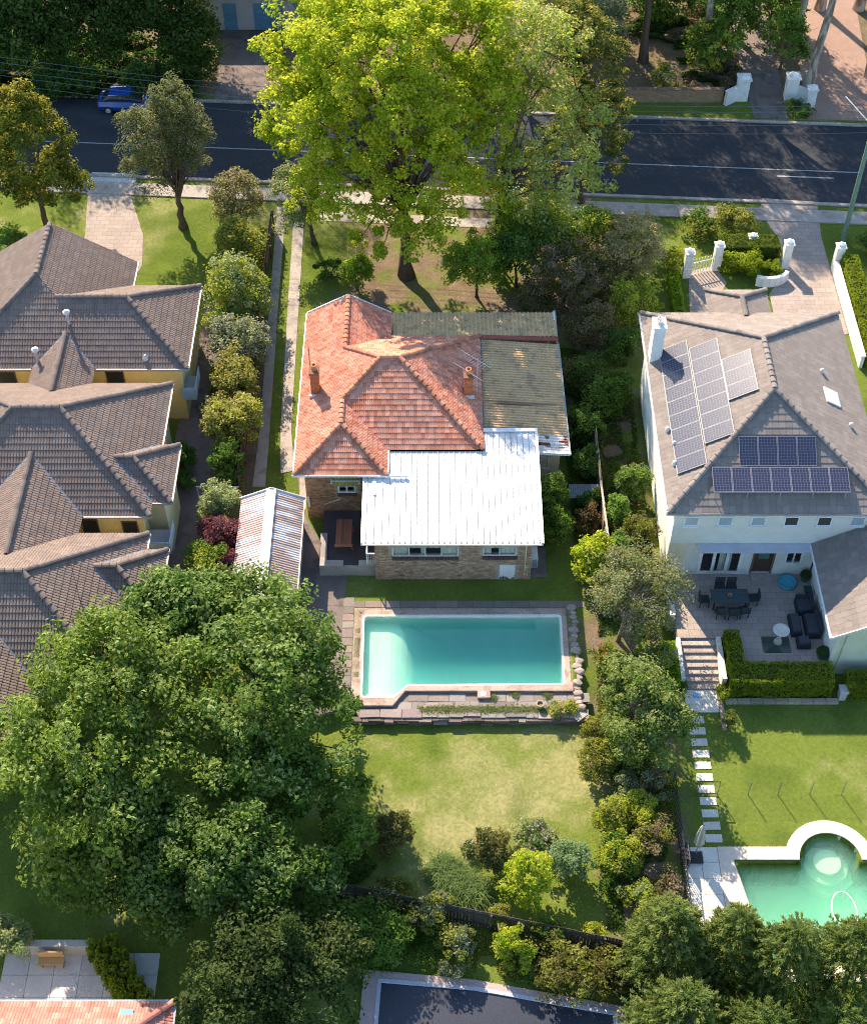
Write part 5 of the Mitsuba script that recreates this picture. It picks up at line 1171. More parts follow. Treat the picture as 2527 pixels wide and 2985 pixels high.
def solar(o, u, w, n, su, sw):
    o, u, w, n = (np.asarray(a, float) for a in (o, u, w, n))
    s = fresh('solar_panel', R)
    v = np.array([o, o + u * su, o + u * su + w * sw, o + w * sw]); b = v - n * .05
    vv = np.vstack([v, b]); f = np.array([[4, 5, 1, 0], [5, 6, 2, 1], [6, 7, 3, 2], [7, 4, 0, 3], [7, 6, 5, 4]])
    fr = np.array([0, 1, 2, 3]); ctr = v.mean(0); inn = v + (ctr - v) / np.linalg.norm(ctr - v, axis=1)[:, None] * .035
    vv = np.vstack([vv, inn]); f = np.vstack([f, [[0, 1, 9, 8], [1, 2, 10, 9], [2, 3, 11, 10], [3, 0, 8, 11]]])
    add('frame', (vv, f), 'satin', s, color=(0.25, 0.26, 0.30))
    add('cells', (inn + n * .002, np.array([[0, 1, 2], [0, 2, 3]])), 'solar', s, uv=np.array([[0, 0], [1, 0], [1, 1], [0, 1.0]]))
nl = math.sqrt(1 + rs * rs); nW = np.array([-rs, 0, 1]) / nl; uW = np.array([0, -1, 0]); wW = np.array([1, 0, rs]) / nl
for x0, yt, k in ((12.2, 58.1, 9), (13.62, 57.4, 7), (15.0, 55.7, 3)):
    for q in range(k):
        yy = yt - q * 1.0 - (x0 - 12.2) * .0
        solar(np.array(M['W'](x0, yy)) + nW * .14, uW, wW, nW, .97, 1.58)
wS = np.array([0, 1, rs]) / nl; nS = np.array([0, -rs, 1]) / nl
for q in range(4): solar(np.array(M['S'](15.1 + q * .96, 49.02)) + nS * .14, (1, 0, 0), wS, nS, .93, 1.5)
wT = np.array([0, 1.27, .42]); wT /= np.linalg.norm(wT); nT = np.array([0, -wT[2], wT[1]])
for q in range(7): solar(np.array(M['S'](13.72 + q * .96, 47.6)) + [0, 0, .48], (1, 0, 0), wT, nT, .93, 1.36)
add('panel_bracket', cat([bar((13.8 + q * 1.6, 47.62, 6.25), (13.8 + q * 1.6, 47.62, 6.72), .04) for q in range(5)]), 'satin', R, color=(0.3, 0.3, 0.32))
k = fresh('skylight', R); nE = np.array([rs, 0, 1]) / nl; o = np.array(M['E'](20.9, 53.3)) + nE * .06
wE = np.array([-1, 0, rs]) / nl
add('frame', cat([(np.array([o + np.array([0, a, 0]) + wE * b + nE * h for h in (-.1, .05) for b in (0, .9) for a in (0, 1.1)]), np.array([[4, 5, 7], [4, 7, 6], [0, 4, 6], [0, 6, 2], [1, 3, 7], [1, 7, 5], [0, 1, 5], [0, 5, 4], [2, 6, 7], [2, 7, 3]]))]), 'satin', k, color=(0.5, 0.52, 0.55))
p = [o + np.array([0, a, 0]) + wE * b + nE * .054 for a, b in ((.08, .08), (1.02, .08), (1.02, .82), (.08, .82))]; add('pane', quad(*p), 'gloss', k, color=(0.55, 0.66, 0.74))
for x, y in ((21.3, 52.2), (20.3, 55.6), (12.0, 52.3), (12.2, 51.2), (12.1, 49.9)):
    q = M['E'](x, y) if x > 17 else M['W'](x, y); add('roof_vent', lathe(x, y, [(.12, q[2]), (.12, q[2] + .22), (.05, q[2] + .3), (0, q[2] + .3)], 9), 'satin', R, color=(0.62, 0.6, 0.58))

# terrace, stairs, stepping stones and pool of that garden
tr = thing('paved_patio', 'grey paved patio with dining and lounge furniture behind the two storey house', 'patio')
add('floor', prism(Polygon([(12.3, 47.58), (19.58, 47.58), (19.58, 41.7), (15.35, 41.7), (15.35, 43.5), (12.3, 43.5)]), -.62, .3), 'pavers', tr)
add('pier_wall', box(12.0, 12.28, 44.6, 47.3, -.6, .75), (0.68, 0.63, 0.56), tr)
st = thing('garden_stairs', 'wide stone steps leading down from the paved patio to the white slab', 'stairs')
for q in range(7):
    z = .3 - (q + 1) * .11; yb = 43.48 - q * .36
    add('step', box(12.45 + .03 * (q % 2), 14.2, yb - .37, yb, -.66, z), 'pavers' if q % 2 else 'concrete_pale', st)
add('side_wall', box(14.22, 14.45, 40.9, 43.48, -.65, .42), (0.66, 0.64, 0.6), st); add('side_wall', box(12.22, 12.42, 41.0, 43.48, -.65, .34), (0.6, 0.6, 0.6), st)
sl = thing('paved_slab', 'bright white paved rectangle at the foot of the garden stairs', 'paving')
for a in range(2):
    for b in range(3): add('paver', box(12.45 + a * .8, 13.24 + a * .8, 39.62 + b * .44, 40.05 + b * .44, -.66, -.565), (0.66, 0.62, 0.585), sl)
add('timber_edge', box(14.06, 14.3, 38.6, 40.95, -.64, -.55), (0.34, 0.27, 0.23), sl)
fl = thing('pool_toy', 'small light blue toy lying on the white slab', 'toy')
add('body', rock(13.0, 40.6, -.49, .14, 3, .5), 'satin', fl, color=(0.18, 0.50, 0.80)); add('flap', rock(13.16, 40.52, -.52, .08, 4, .5), 'satin', fl, color=(0.18, 0.50, 0.80))
sp = thing('stepping_stones', 'line of twelve pale rectangular stepping stones crossing the neighbour\'s lawn', 'stepping stones')
for q in range(11):
    y = 39.2 - q * .645; x = 12.84 + .006 * q; add('paver', rbox(x, y, -.72, .78 + rng.normal(0, .01), .41, .135, rng.normal(0, .02)), tuple(jit(rng, (0.60, 0.565, 0.54), .06)), sp)
p2 = thing('garden_pool', 'green swimming pool with round stepped bay in the neighbouring garden at right', 'pool')
cop = unary_union([sbox(13.0, 25.9, 24.2, 32.3), Point(18.1, 31.6).buffer(2.05, 24)]).difference(POOL2A)
add('coping', prism(cop, -.75, -.55), (0.66, 0.555, 0.48), p2)
q = prism(POOL2A.buffer(.02).difference(POOL2A.buffer(-.02)), -2.6, -.7); add('basin', cat([q, sheet(POOL2A, -2.2)]), 'basin', p2)
for k in range(3): add('step', prism(Point(18.1, 31.9).buffer(1.35 - k * .36, 20).intersection(sbox(16, 30.0 + k * .3, 20, 34)), -2.2, -1.85 + k * .3), 'basin', p2)
add('water', sheet(POOL2A, -.74), 'water_sheet', kind='structure', label='green water of the pool in the garden at right') if False else add('pool_water', sheet(POOL2A, -.74), 'water_sheet', kind='structure', label='green water of the pool in the garden at right')
scene['green_water'] = {'type': 'homogeneous', 'albedo': {'type': 'rgb', 'value': [0.50, 0.925, 0.77]}, 'sigma_t': {'type': 'rgb', 'value': [1.0, 0.85, 0.9]}, 'scale': 0.75}
k = fresh('murky_water'); scene[k] = {**mikit.ply(prism(POOL2A.buffer(.04), -2.5, -.745), 'water_bound'), 'interior': {'type': 'ref', 'id': 'green_water'}}; meta(k, 'cloudy body of water in the pool of the garden at right', kind='stuff')
hs = thing('pool_hose', 'white looped hose floating in the green pool', 'hose')
an_ = np.linspace(-1.2, 4.6, 26); add('tube', tube(np.c_[18.3 + .55 * np.cos(an_), 29.2 + .95 * np.sin(an_), np.full(26, -.72)], .03, 6), 'satin', hs, color=(0.75, 0.8, 0.7), smooth=True)
pp_ = thing('pool_paving', 'white paved strip at the left end of the neighbour\'s pool', 'paving')
for a in range(2):
    for b in range(5): add('paver', box(11.4 + a * .8, 12.18 + a * .8, 28.4 + b * .78, 29.16 + b * .78, -.7, -.565), (0.66, 0.63, 0.6), pp_)
# glass pool fence across the lawn
gf = thing('pool_fence', 'frameless glass pool fence with dark posts across the neighbour\'s lawn', 'fence')
xs = [11.4, 12.4, 13.35, 14.8, 16.2, 17.7, 19.2, 20.6, 22]
for q, x in enumerate(xs): add('post', bar((x, 35.05, -.65), (x, 35.05, .55), .032), 'satin', gf, color=(0.14, 0.15, 0.15))
for a, b in zip(xs[:-1], xs[1:]): add('pane', quad((a + .04, 35.05, -.55), (b - .04, 35.05, -.55), (b - .04, 35.05, .5), (a + .04, 35.05, .5)), 'glass', gf)
add('gate_rail', cat([bar((12.4, 35.05, .56), (13.35, 35.05, .56), .04), bar((12.4, 35.05, -.5), (13.35, 35.05, -.5), .04)]), 'satin', gf, color=(0.05, 0.055, 0.06))
sf = thing('side_fence', 'dark metal side fence along the neighbour\'s lawn', 'fence')
for q in range(34): add('paling', bar((11.25, 35.4 - q * .22, -.65), (11.25, 35.4 - q * .22, .75), .03), (0.03, 0.035, 0.045), sf)
add('rail', bar((11.25, 35.5, .7), (11.25, 28.0, .7), .04), (0.03, 0.035, 0.045), sf); add('rail', bar((11.25, 35.5, -.5), (11.25, 28.0, -.5), .04), (0.03, 0.035, 0.045), sf)
um = thing('garden_umbrella', 'closed grey garden umbrella standing beside the green pool', 'umbrella')
add('pole', bar((11.95, 31.9, -.56), (11.95, 31.9, 2.0), .05), 'satin', um, color=(0.3, 0.3, 0.3)); an_ = np.arange(14) * 2 * math.pi / 14
prof = [(.05, .45), (.2, .6), (.17, 1.2), (.1, 1.9), (.03, 2.15)]
v = np.array([[11.95 + r * (1 + .28 * (q % 2)) * math.cos(a), 31.9 + r * (1 + .28 * (q % 2)) * math.sin(a), z] for r, z in prof for q, a in enumerate(an_)])
f = np.array([[i * 14 + q, i * 14 + (q + 1) % 14, (i + 1) * 14 + (q + 1) % 14, (i + 1) * 14 + q] for i in range(4) for q in range(14)]); add('canopy', (v, f), (0.40, 0.40, 0.37), um); add('base', box(11.65, 12.25, 31.45, 32.0, -.56, -.42), (0.05, 0.05, 0.055), um)
pe = thing('pool_pump', 'dark pool pump unit beside the side fence', 'pump')
add('housing', box(11.42, 11.6, 31.3, 32.1, -.56, .2), (0.06, 0.06, 0.07), pe); add('pipe', tube([(11.5, 31.2, -.5), (11.5, 31.2, .3), (11.5, 32.2, .3)], .04, 6), 'satin', pe, color=(0.10, 0.10, 0.11))

# patio furniture
dt = thing('dining_table', 'dark slatted outdoor dining table on the neighbour\'s patio', 'table')
for q in range(5): add('plank', box(14.15, 16.05, 45.15 + q * .18, 45.32 + q * .18, 1.0, 1.035), (0.05, 0.075, 0.085), dt)
for x in (14.3, 15.9):
    for y in (45.25, 45.95): add('leg', bar((x, y, .3), (x, y, 1.0), .07), (0.03, 0.035, 0.04), dt)
def chair(x, y, a, label):
    t = thing('patio_chair', label, 'chair', 'dark chairs round the patio dining table')
    ca, sa = math.cos(a), math.sin(a)
    R_ = lambda m: (np.c_[x + m[0][:, 0] * ca - m[0][:, 1] * sa, y + m[0][:, 0] * sa + m[0][:, 1] * ca, m[0][:, 2]], m[1])
    add('seat', R_(box(-.25, .25, -.25, .25, .72, .78)), (0.03, 0.04, 0.045), t); add('backrest', R_(box(-.25, .25, -.3, -.25, .78, 1.25)), (0.035, 0.045, 0.05), t)
    for i in (-.22, .22):
        for j in (-.22, .22): add('leg', R_(box(i - .02, i + .02, j - .02, j + .02, .3, .72)), (0.03, 0.035, 0.04), t)
for x, y, a, l in ((14.75, 46.35, math.pi, 'dark patio chair on the far long side of the dining table, left'), (15.35, 46.35, math.pi, 'dark patio chair on the far long side of the dining table, right'), (14.6, 44.85, 0, 'dark patio chair on the near long side of the dining table, left'), (15.2, 44.8, 0, 'dark patio chair in the middle of the near long side of the dining table'), (15.75, 44.9, .2, 'dark patio chair on the near long side of the dining table, right'), (13.85, 45.6, -math.pi / 2, 'dark patio chair at the left end of the dining table'), (16.35, 45.7, math.pi / 2, 'dark patio chair at the right end of the dining table')): chair(x, y, a, l)
bw = thing('table_bowl', 'small reddish bowl in the middle of the patio dining table', 'bowl'); add('body', lathe(15.1, 45.6, [(.05, 1.036), (.13, 1.1), (.12, 1.1), (.04, 1.05)], 12), (0.30, 0.14, 0.08), bw); add('rim', lathe(15.1, 45.6, [(.125, 1.1), (.135, 1.1), (.135, 1.115), (.125, 1.115)], 12), (0.34, 0.17, 0.10), bw)
def sofa(name, label, x0, x1, y0, y1, backs, catg='sofa'):
    t = thing(name, label, catg); CD = (0.035, 0.042, 0.055)
    add('base', box(x0, x1, y0, y1, .34, .62), (0.03, 0.035, 0.045), t); add('cushion', box(x0 + .08, x1 - .08, y0 + .08, y1 - .08, .62, .78), 'matte', t, color=(0.055, 0.065, 0.085))
    for b in backs: add('backrest', box(*b), CD, t)
sofa('lounge_chair', 'dark wicker armchair against the wing wall, uppermost of the lounge set', 18.5, 19.3, 44.85, 45.75, [(19.16, 19.3, 44.85, 45.75, .62, 1.15), (18.5, 19.16, 45.62, 45.75, .62, 1.0)], 'armchair')
sofa('lounge_sofa', 'dark two seat sofa along the wing wall on the patio', 18.75, 19.45, 43.4, 44.75, [(19.32, 19.45, 43.4, 44.75, .62, 1.15)])
sofa('lounge_bench', 'long dark low bench of the lounge set, opposite the sofa', 18.0, 18.55, 43.5, 44.75, [], 'bench')
sofa('lounge_stool', 'square dark footstool at the near end of the lounge set', 18.2, 18.85, 42.75, 43.35, [], 'footstool')
bb = thing('bird_bath', 'pale stone bird bath standing on a dark square', 'bird bath')
add('bowl', lathe(17.3, 43.2, [(.08, 1.15), (.4, 1.3), (.42, 1.36), (.34, 1.33), (0, 1.24)], 20), 'matte', bb, color=(0.55, 0.53, 0.5), smooth=True); add('pedestal', lathe(17.3, 43.2, [(.22, .33), (.2, .45), (.1, .6), (.09, 1.0), (.14, 1.16)], 14), (0.48, 0.45, 0.38), bb)
add('fish_pond', prism(sbox(16.5, 42.55, 17.9, 43.55), .2, .315), 'gloss', bb, color=(0.035, 0.06, 0.05), label='dark square under the bird bath')
tp = thing('paddling_pool', 'round blue paddling pool beside the back door', 'paddling pool'); add('ring', lathe(18.35, 46.95, [(.42, .31), (.5, .4), (.48, .52), (.4, .48), (.38, .36)], 22), 'satin', tp, color=(0.05, 0.30, 0.42), smooth=True); add('base', lathe(18.35, 46.95, [(.0, .36), (.4, .36)], 22), 'satin', tp, color=(0.07, 0.36, 0.48))
for x, y, r, l in ((19.35, 42.3, .3, 'round green pot near the pale gable wall'), (19.3, 47.2, .25, 'dark green potted shrub by the back door corner')):
    t = thing('plant_pot', l, 'pot'); add('body', lathe(x, y, [(r * .7, .3), (r, .75), (r * .85, .75), (r * .8, .6), (0, .6)], 14), 'satin', t, color=(0.03, 0.13, 0.10)); rg = np.random.default_rng(int(x * 10)); d = unit(rg.normal(size=(500, 3))); d[:, 2] = abs(d[:, 2]); v, f, col = leaf_cards(rg, np.array([x, y, .7]) + d * r * 1.1, d, .12, .6, np.tile([.05, .09, .03], (500, 1))); add('foliage', (v, f), 'leaf', t, color=col)
ls = thing('side_table', 'small dark square table by the wing wall', 'table'); add('top', box(19.05, 19.45, 46.0, 46.45, .75, .79), (0.03, 0.06, 0.06), ls); add('leg', bar((19.25, 46.22, .3), (19.25, 46.22, .75), .1), (0.03, 0.05, 0.05), ls)

# clipped hedges: leaves over a boxy body
def hedge(name, label, boxes, palette, size=.1, dens=420, seed=1, catg='hedge', tip=None):
    rg = np.random.default_rng(seed); t = thing(name, label, catg); P_, N_ = [], []
    for x0, x1, y0, y1, z0, z1 in boxes:
        for ax, sg, ar in ((2, 1, (x1 - x0) * (y1 - y0)), (0, 1, (y1 - y0) * (z1 - z0)), (0, -1, (y1 - y0) * (z1 - z0)), (1, 1, (x1 - x0) * (z1 - z0)), (1, -1, (x1 - x0) * (z1 - z0))):
            n = int(ar * dens); u = rg.random((n, 3)); lo, hi = np.array([x0, y0, z0]), np.array([x1, y1, z1]); u[:, ax] = (sg > 0) - sg * .12 * rg.random(n) ** 2 / (hi - lo)[ax]
            p = lo + u * (hi - lo); nn = np.zeros((n, 3)); nn[:, ax] = sg; p += nn * (.16 * (meshkit.noise(p * 2.2) - .5))[:, None]
            P_.append(p); N_.append(unit(nn + rg.normal(0, .55, (n, 3)) + [0, 0, .3]))
        add('branches', box(x0 + .12, x1 - .12, y0 + .12, y1 - .12, z0, z1 - .12), (0.03, 0.035, 0.015), t)
    p, nn = np.vstack(P_), np.vstack(N_); pal = np.asarray(palette)
    col = pal[(meshkit.noise(p * 3) * 0.999 * len(pal)).astype(int)] * rg.uniform(.7, 1.25, (len(p), 1))
    v, f, c = leaf_cards(rg, p, nn, size, .6, col); add('foliage', (v, f), 'leaf', t, color=c)
    return t
HG = [(0.16, 0.22, 0.015), (0.20, 0.27, 0.02), (0.12, 0.175, 0.012)]
hedge('box_hedge', 'clipped bright green hedge in an L round the patio corner above the lawn', [(14.5, 19.6, 40.4, 41.65, -.6, .9), (14.55, 15.3, 41.66, 43.5, .2, 1.0)], HG, seed=3)
hedge('box_hedge', 'short clipped hedge running off the right edge beyond the stone pier', [(20.3, 23, 40.3, 41.3, -.6, .7)], HG, seed=4)
hedge('box_hedge', 'small vivid green clipped hedge corner beside the garden stairs', [(11.5, 12.1, 41.2, 43.2, -.4, .5), (11.0, 12.1, 40.6, 41.19, -.5, .35)], [(0.20, 0.36, 0.012), (0.24, 0.42, 0.015)], seed=5)
bush('box_ball', 'small round green shrub at the left foot of the garden stairs', 12.3, 40.9, .32, .6, MID, z0=-.6, size=.1); bush('box_ball', 'small yellow green shrub at the right foot of the garden stairs', 14.4, 40.6, .38, .7, HG, z0=-.6, size=.1)
gw = thing('garden_wall', 'low stone retaining wall under the clipped hedge at the lawn edge', 'wall')
for q in range(9): add('stone', rbox(14.7 + q * .62, 40.22, -.66, .6, .25, .2 + .02 * (q % 3), 0), tuple(jit(rng, (0.36, 0.30, 0.25), .12)), gw)
bush('lawn_shrub', 'small tapering shrub standing alone at the corner of the neighbour\'s lawn', 14.3, 38.7, .35, 1.3, MID + OLIVE, z0=-.6, size=.1)
st_ = thing('pier_stone', 'short pale stone pier at the right edge beside the gable wall', 'pier'); add('shaft', box(20.0, 20.35, 40.3, 40.7, -.6, .1), (0.42, 0.42, 0.42), st_); add('cap', box(19.95, 20.4, 40.25, 40.75, .1, .17), (0.5, 0.5, 0.5), st_)

# ---------------------------------------------------------------- front gardens and the street
FD = add('driveway', prism(Polygon([(22.0, 80.0), (25.6, 79.6), (25.25, 75.9), (25.25, 66.5), (21.0, 66.3), (21.0, 70.2), (22.3, 72.5), (22.5, 75.5), (21.6, 78.5)]), -.2, .03), 'pavers', kind='structure', label='pale paved driveway of the two storey house')
add('front_path', prism(Polygon([(15.6, 66.0), (16.2, 72.4), (17.9, 73.0), (18.5, 71.3), (17.2, 68.8), (16.9, 64.3), (15.6, 64.0)]), -.2, .025), 'pavers', kind='structure', label='pale paved entrance path between the gate pillars')
add('driveway', prism(Polygon([(-23.2, 80.4), (-20.3, 80.3), (-18.9, 76.0), (-18.6, 73.0), (-19.6, 68.4), (-23.4, 68.4), (-22.7, 76.0)]), -.2, .03), 'pavers', kind='structure', label='pale paved driveway in front of the townhouses')
add('crossover', prism(Polygon([(-23.3, 82.9), (-20.2, 82.7), (-20.2, 80.31), (-23.3, 80.41)]), -.2, .04), (0.46, 0.48, 0.52), kind='structure', label='smooth blue grey concrete crossing between road and townhouse driveway')
add('driveway', prism(Polygon([(26.6, 89.2), (31.5, 88.9), (33.6, 112), (28.4, 112)]), -.2, .03), (0.30, 0.20, 0.165), kind='structure', label='red brown brick driveway on the far side of the street')
add('driveway', prism(Polygon([(22.8, 89.3), (25.2, 89.2), (26.2, 112), (22.6, 112)]), -.2, .025), 'concrete_dark', kind='structure', label='dark driveway between the white gate pillars')
add('driveway', prism(Polygon([(-15.8, 91.6), (-12.2, 91.4), (-11.6, 100.6), (-16.0, 101)]), -.2, .03), 'concrete_dark', kind='structure', label='grey driveway up to the blue garage doors')
add('walkway', prism(Polygon([(-7.5, 77.6), (9.5, 76.4), (9.5, 77.4), (-7.5, 78.6)]), -.2, .03), 'concrete_pale', kind='structure', label='pale footpath across the front of the garden behind the big tree trunk')

def pillar(label, x, y, h, w=.5, name='gate_pillar', z0=0):
    t = thing(name, label, 'pillar'); add('shaft', box(x - w / 2, x + w / 2, y - w / 2, y + w / 2, z0, z0 + h), (0.70, 0.70, 0.70), t); add('cap', box(x - w * .62, x + w * .62, y - w * .62, y + w * .62, z0 + h, z0 + h + .08), (0.74, 0.74, 0.74), t); add('finial', lathe(x, y, [(w * .5, z0 + h + .08), (w * .42, z0 + h + .2), (0, z0 + h + .32)], 10), (0.74, 0.74, 0.74), t)
pillar('white gate pillar left of the entrance path', 16.0, 72.0, 1.9); pillar('white gate pillar right of the entrance path', 17.95, 72.7, 1.9); pillar('white gate pillar left of the paved driveway', 22.35, 72.9, 1.9); pillar('white gate pillar right of the paved driveway beside the tall hedge', 25.55, 72.6, 1.9); pillar('low white pillar in the hedge between the two gateways', 20.4, 74.4, 1.2)
fw_ = thing('front_wall', 'curved low white wall at the edge of the clipped garden bed', 'wall'); pts = [(21.0 + 1.3 * math.sin(a), 71.0 + .9 * (1 - math.cos(a))) for a in np.linspace(-.6, 1.3, 7)]
for p, q in zip(pts[:-1], pts[1:]): add('segment', bar((*p, .35), (*q, .35), .25, .7), (0.64, 0.66, 0.70), fw_)
fw_ = thing('front_wall', 'white wall along the right side of the paved driveway', 'wall'); add('wall', box(25.3, 25.5, 63.5, 72.3, 0, .9), (0.66, 0.67, 0.70), fw_); add('coping', box(25.25, 25.55, 63.5, 72.3, .9, .98), (0.70, 0.70, 0.72), fw_)
gp = thing('front_gate', 'white picket gate between the entrance pillars', 'gate')
for q in range(8): add('picket', bar((16.35 + q * .19, 72.13 + q * .068, .1), (16.35 + q * .19, 72.13 + q * .068, 1.2), .05), 'satin', gp, color=(0.6, 0.6, 0.6))
add('rail', bar((16.3, 72.11, .9), (17.72, 72.62, .9), .05), 'satin', gp, color=(0.6, 0.6, 0.6))
hedge('clipped_hedge', 'dark clipped hedge along the street front between the white pillars', [(18.3, 22.0, 73.3, 74.6, 0, 1.3)], [(0.08, 0.125, 0.015), (0.11, 0.16, 0.02)], seed=11, dens=260, size=.13)
hedge('clipped_hedge', 'long bright green hedge at the right edge beside the driveway', [(25.65, 26.6, 63.5, 72.2, 0, 1.6)], HG, seed=12, dens=220, size=.13)
hedge('clipped_hedge', 'narrow vivid green hedge strip beside the pale entrance path', [(14.75, 15.4, 64.0, 71.6, 0, .7)], [(0.24, 0.40, 0.02), (0.20, 0.34, 0.015)], seed=13, dens=260, size=.12)
bush('box_ball', 'round clipped green bush in the front bed, largest of the balls', 20.0, 72.3, .95, 1.5, HG, size=.12); bush('box_ball', 'round clipped bush left of the largest ball in the front bed', 18.7, 72.6, .7, 1.2, HG, size=.12); bush('box_ball', 'round clipped bush at the right of the front bed by the curved wall', 21.4, 72.0, .6, 1.1, HG, size=.12); bush('box_ball', 'round yellow green bush left of the entrance pillar', 15.2, 72.4, .75, 1.5, YG, size=.12)
bush('front_shrub', 'yellow flowering bush on the pale path near the porch roof', 16.0, 65.6, .45, 1.0, YG, size=.12); bush('front_shrub', 'spreading golden green shrub on the street verge before the hedge', 19.6, 76.6, 1.4, 1.5, OLIVE, size=.15, dens=.7); bush('front_shrub', 'green shrub on the street verge left of the golden one', 17.2, 76.4, 1.3, 1.3, OLIVE + MID, size=.15, dens=.7)
bush('front_shrub', 'green shrub at the far right edge of the street verge', 28.3, 74.0, 1.2, 1.6, MID, size=.15, dens=.7); bush('side_shrub', 'dark green hedge bush between the airy pale bush and the grey roof', 11.0, 64.0, 1.2, 2.6, MID, size=.15, dens=.7); bush('side_shrub', 'dark bush in the gap beside the two storey house chimney', 10.5, 60.4, 1.0, 2.6, MID, size=.15, dens=.7)

# power pole and wires
pl = thing('power_pole', 'tall green timber power pole at the right edge of the street', 'pole')
add('pole', tube([(26.6, 75.6, -.2), (26.6, 75.6, 10.0)], [.17, .12], 10), 'matte', pl, color=(0.16, 0.24, 0.19), smooth=True); add('crossarm', bar((26.6, 74.5, 9.3), (26.6, 76.9, 9.3), .12, .14), (0.20, 0.22, 0.2), pl); add('stay', tube([(26.6, 75.6, 8.6), (25.4, 78.4, 8.9)], .04, 6), 'satin', pl, color=(0.35, 0.4, 0.42))
for q, (dy, dz) in enumerate(((-.95, 9.45), (-.35, 9.45), (.45, 9.45), (1.05, 9.45), (0, 8.2))):
    add('insulator', lathe(26.6, 75.6 + dy, [(.05, dz - .1), (.06, dz), (.03, dz + .08)], 8), 'satin', pl, color=(0.25, 0.2, 0.18)) if q < 4 else None
    for a, b, lab in (((26.6, 75.6), (-34, 82.6), 'left'), ((26.6, 75.6), (62, 71.4), 'right')):
        u = np.linspace(0, 1, 22); sag = 1.6 * 4 * u * (1 - u) * (.5 if lab == 'right' else 1)
        pts = np.c_[a[0] + (b[0] - a[0]) * u, a[1] + dy + (b[1] - a[1]) * u, dz - sag]
        add('power_line', tube(pts, .016, 4), 'satin', color=(0.10, 0.13, 0.13), label=f'overhead power wire across the street, {["first", "second", "third", "fourth", "lowest"][q]} from the houses, on the {lab} of the pole', cat_='wire', group='overhead power wires')

# trees along the street
plant('street_tree', 'golden tipped dark green conical tree at the upper left', 'tree', (-25.2, 76.6, -.1), [(-25.2, 77.0, 5.4, 2.6, 2.6, 4.2), (-25.6, 77.4, 7.8, 1.6, 1.6, 2.4), (-24.0, 76.6, 3.6, 1.9, 1.9, 2.2), (-27.0, 76.4, 3.6, 1.9, 1.9, 2.2)], 260, .55, 19000, .2, [(0.07, 0.10, 0.015), (0.10, 0.13, 0.02)], trunk_r=.22, tips=(.40, .30, .05), shell=.6)
plant('street_tree', 'grey green weeping tree with forked trunk between driveway and road', 'tree', (-16.4, 76.9, -.1), [(-16.6, 77.6, 5.2, 2.4, 2.4, 2.6), (-17.6, 77.4, 6.8, 1.8, 1.8, 2.2), (-15.3, 77.8, 6.4, 1.7, 1.7, 2.4), (-16.2, 78.4, 8.2, 1.2, 1.2, 1.8), (-18.2, 77.0, 4.4, 1.5, 1.5, 1.8)], 260, .5, 19000, .2, [(0.11, 0.13, 0.05), (0.14, 0.15, 0.065), (0.085, 0.105, 0.04)], aspect=.3, trunk_r=.26, fork=(-16.5, 77.2, 2.4), tips=(.20, .22, .08), shell=.5, weep=.5, n_limb=24)
bush('street_shrub', 'airy brownish yellow bush on the verge left of the driveway fence', -12.4, 77.4, 1.7, 3.8, [(0.20, 0.18, 0.08), (0.25, 0.22, 0.11), (0.14, 0.14, 0.05)], size=.15, dens=.6); bush('street_shrub', 'dark green shrub below the airy bush beside the fence', -12.8, 73.6, 1.2, 2.2, MID, size=.15, dens=.7); bush('street_shrub', 'low flowering bush at the left of the pale driveway', -24.0, 73.0, .9, 1.6, OLIVE + PALE, size=.14, dens=.7); bush('street_shrub', 'dark hedge behind the uppermost brown roof', -26.6, 72.4, 1.9, 2.6, MID, size=.16, dens=.6)
DK = [(0.04, 0.085, 0.018), (0.055, 0.105, 0.024), (0.03, 0.065, 0.015)]
plant('far_tree', 'dense dark green tree filling the top left corner beyond the street', 'tree', (-27.5, 97, -.1), [(-27.5, 96.5, 6.5, 5.0, 4.0, 5.6), (-32, 97, 7.0, 4.0, 3.6, 5.6), (-30, 94.5, 4.0, 4.2, 2.4, 3.0), (-25.5, 94.8, 3.8, 3.4, 2.2, 2.8)], 520, .85, 42000, .3, DK, trunk_r=.35, tips=(.15, .21, .05), shell=.5)
plant('far_tree', 'dark green tree above the blue car beyond the street', 'tree', (-19.0, 96.8, -.1), [(-19.4, 96.4, 6.0, 3.6, 3.2, 5.2), (-22.4, 96.4, 6.2, 3.2, 2.8, 4.8), (-17.4, 97.4, 7.4, 2.4, 2.4, 4.2), (-21, 94.6, 3.6, 3.4, 2.0, 2.6), (-17.6, 95.0, 3.4, 2.2, 1.8, 2.4)], 460, .75, 36000, .28, DK, trunk_r=.3, tips=(.13, .18, .045), shell=.5)
bush('far_shrub', 'long dark thicket along the verge under the top left trees', -26.5, 92.6, 2.6, 2.2, DK, size=.2, dens=.6); bush('far_shrub', 'dark shrubs left of the grey driveway at the top', -17.4, 94.2, 1.6, 2.6, DK, size=.2, dens=.6); bush('far_shrub', 'dark thicket at the left edge of the far verge', -31.5, 93.4, 2.6, 2.6, DK, size=.2, dens=.6); bush('far_shrub', 'dark thicket behind the blue car', -20.5, 93.0, 2.2, 2.2, DK, size=.2, dens=.6)
plant('far_tree', 'pale flecked tree right of the blue garage at the top', 'tree', (-9.0, 99.0, -.1), [(-9.2, 98.5, 5.5, 2.2, 2.2, 3.6), (-10.0, 99.5, 8.0, 1.5, 1.5, 2.0)], 120, .6, 8500, .24, [(0.11, 0.14, 0.04), (0.15, 0.17, 0.06)], trunk_r=.2, tips=(.3, .3, .14))
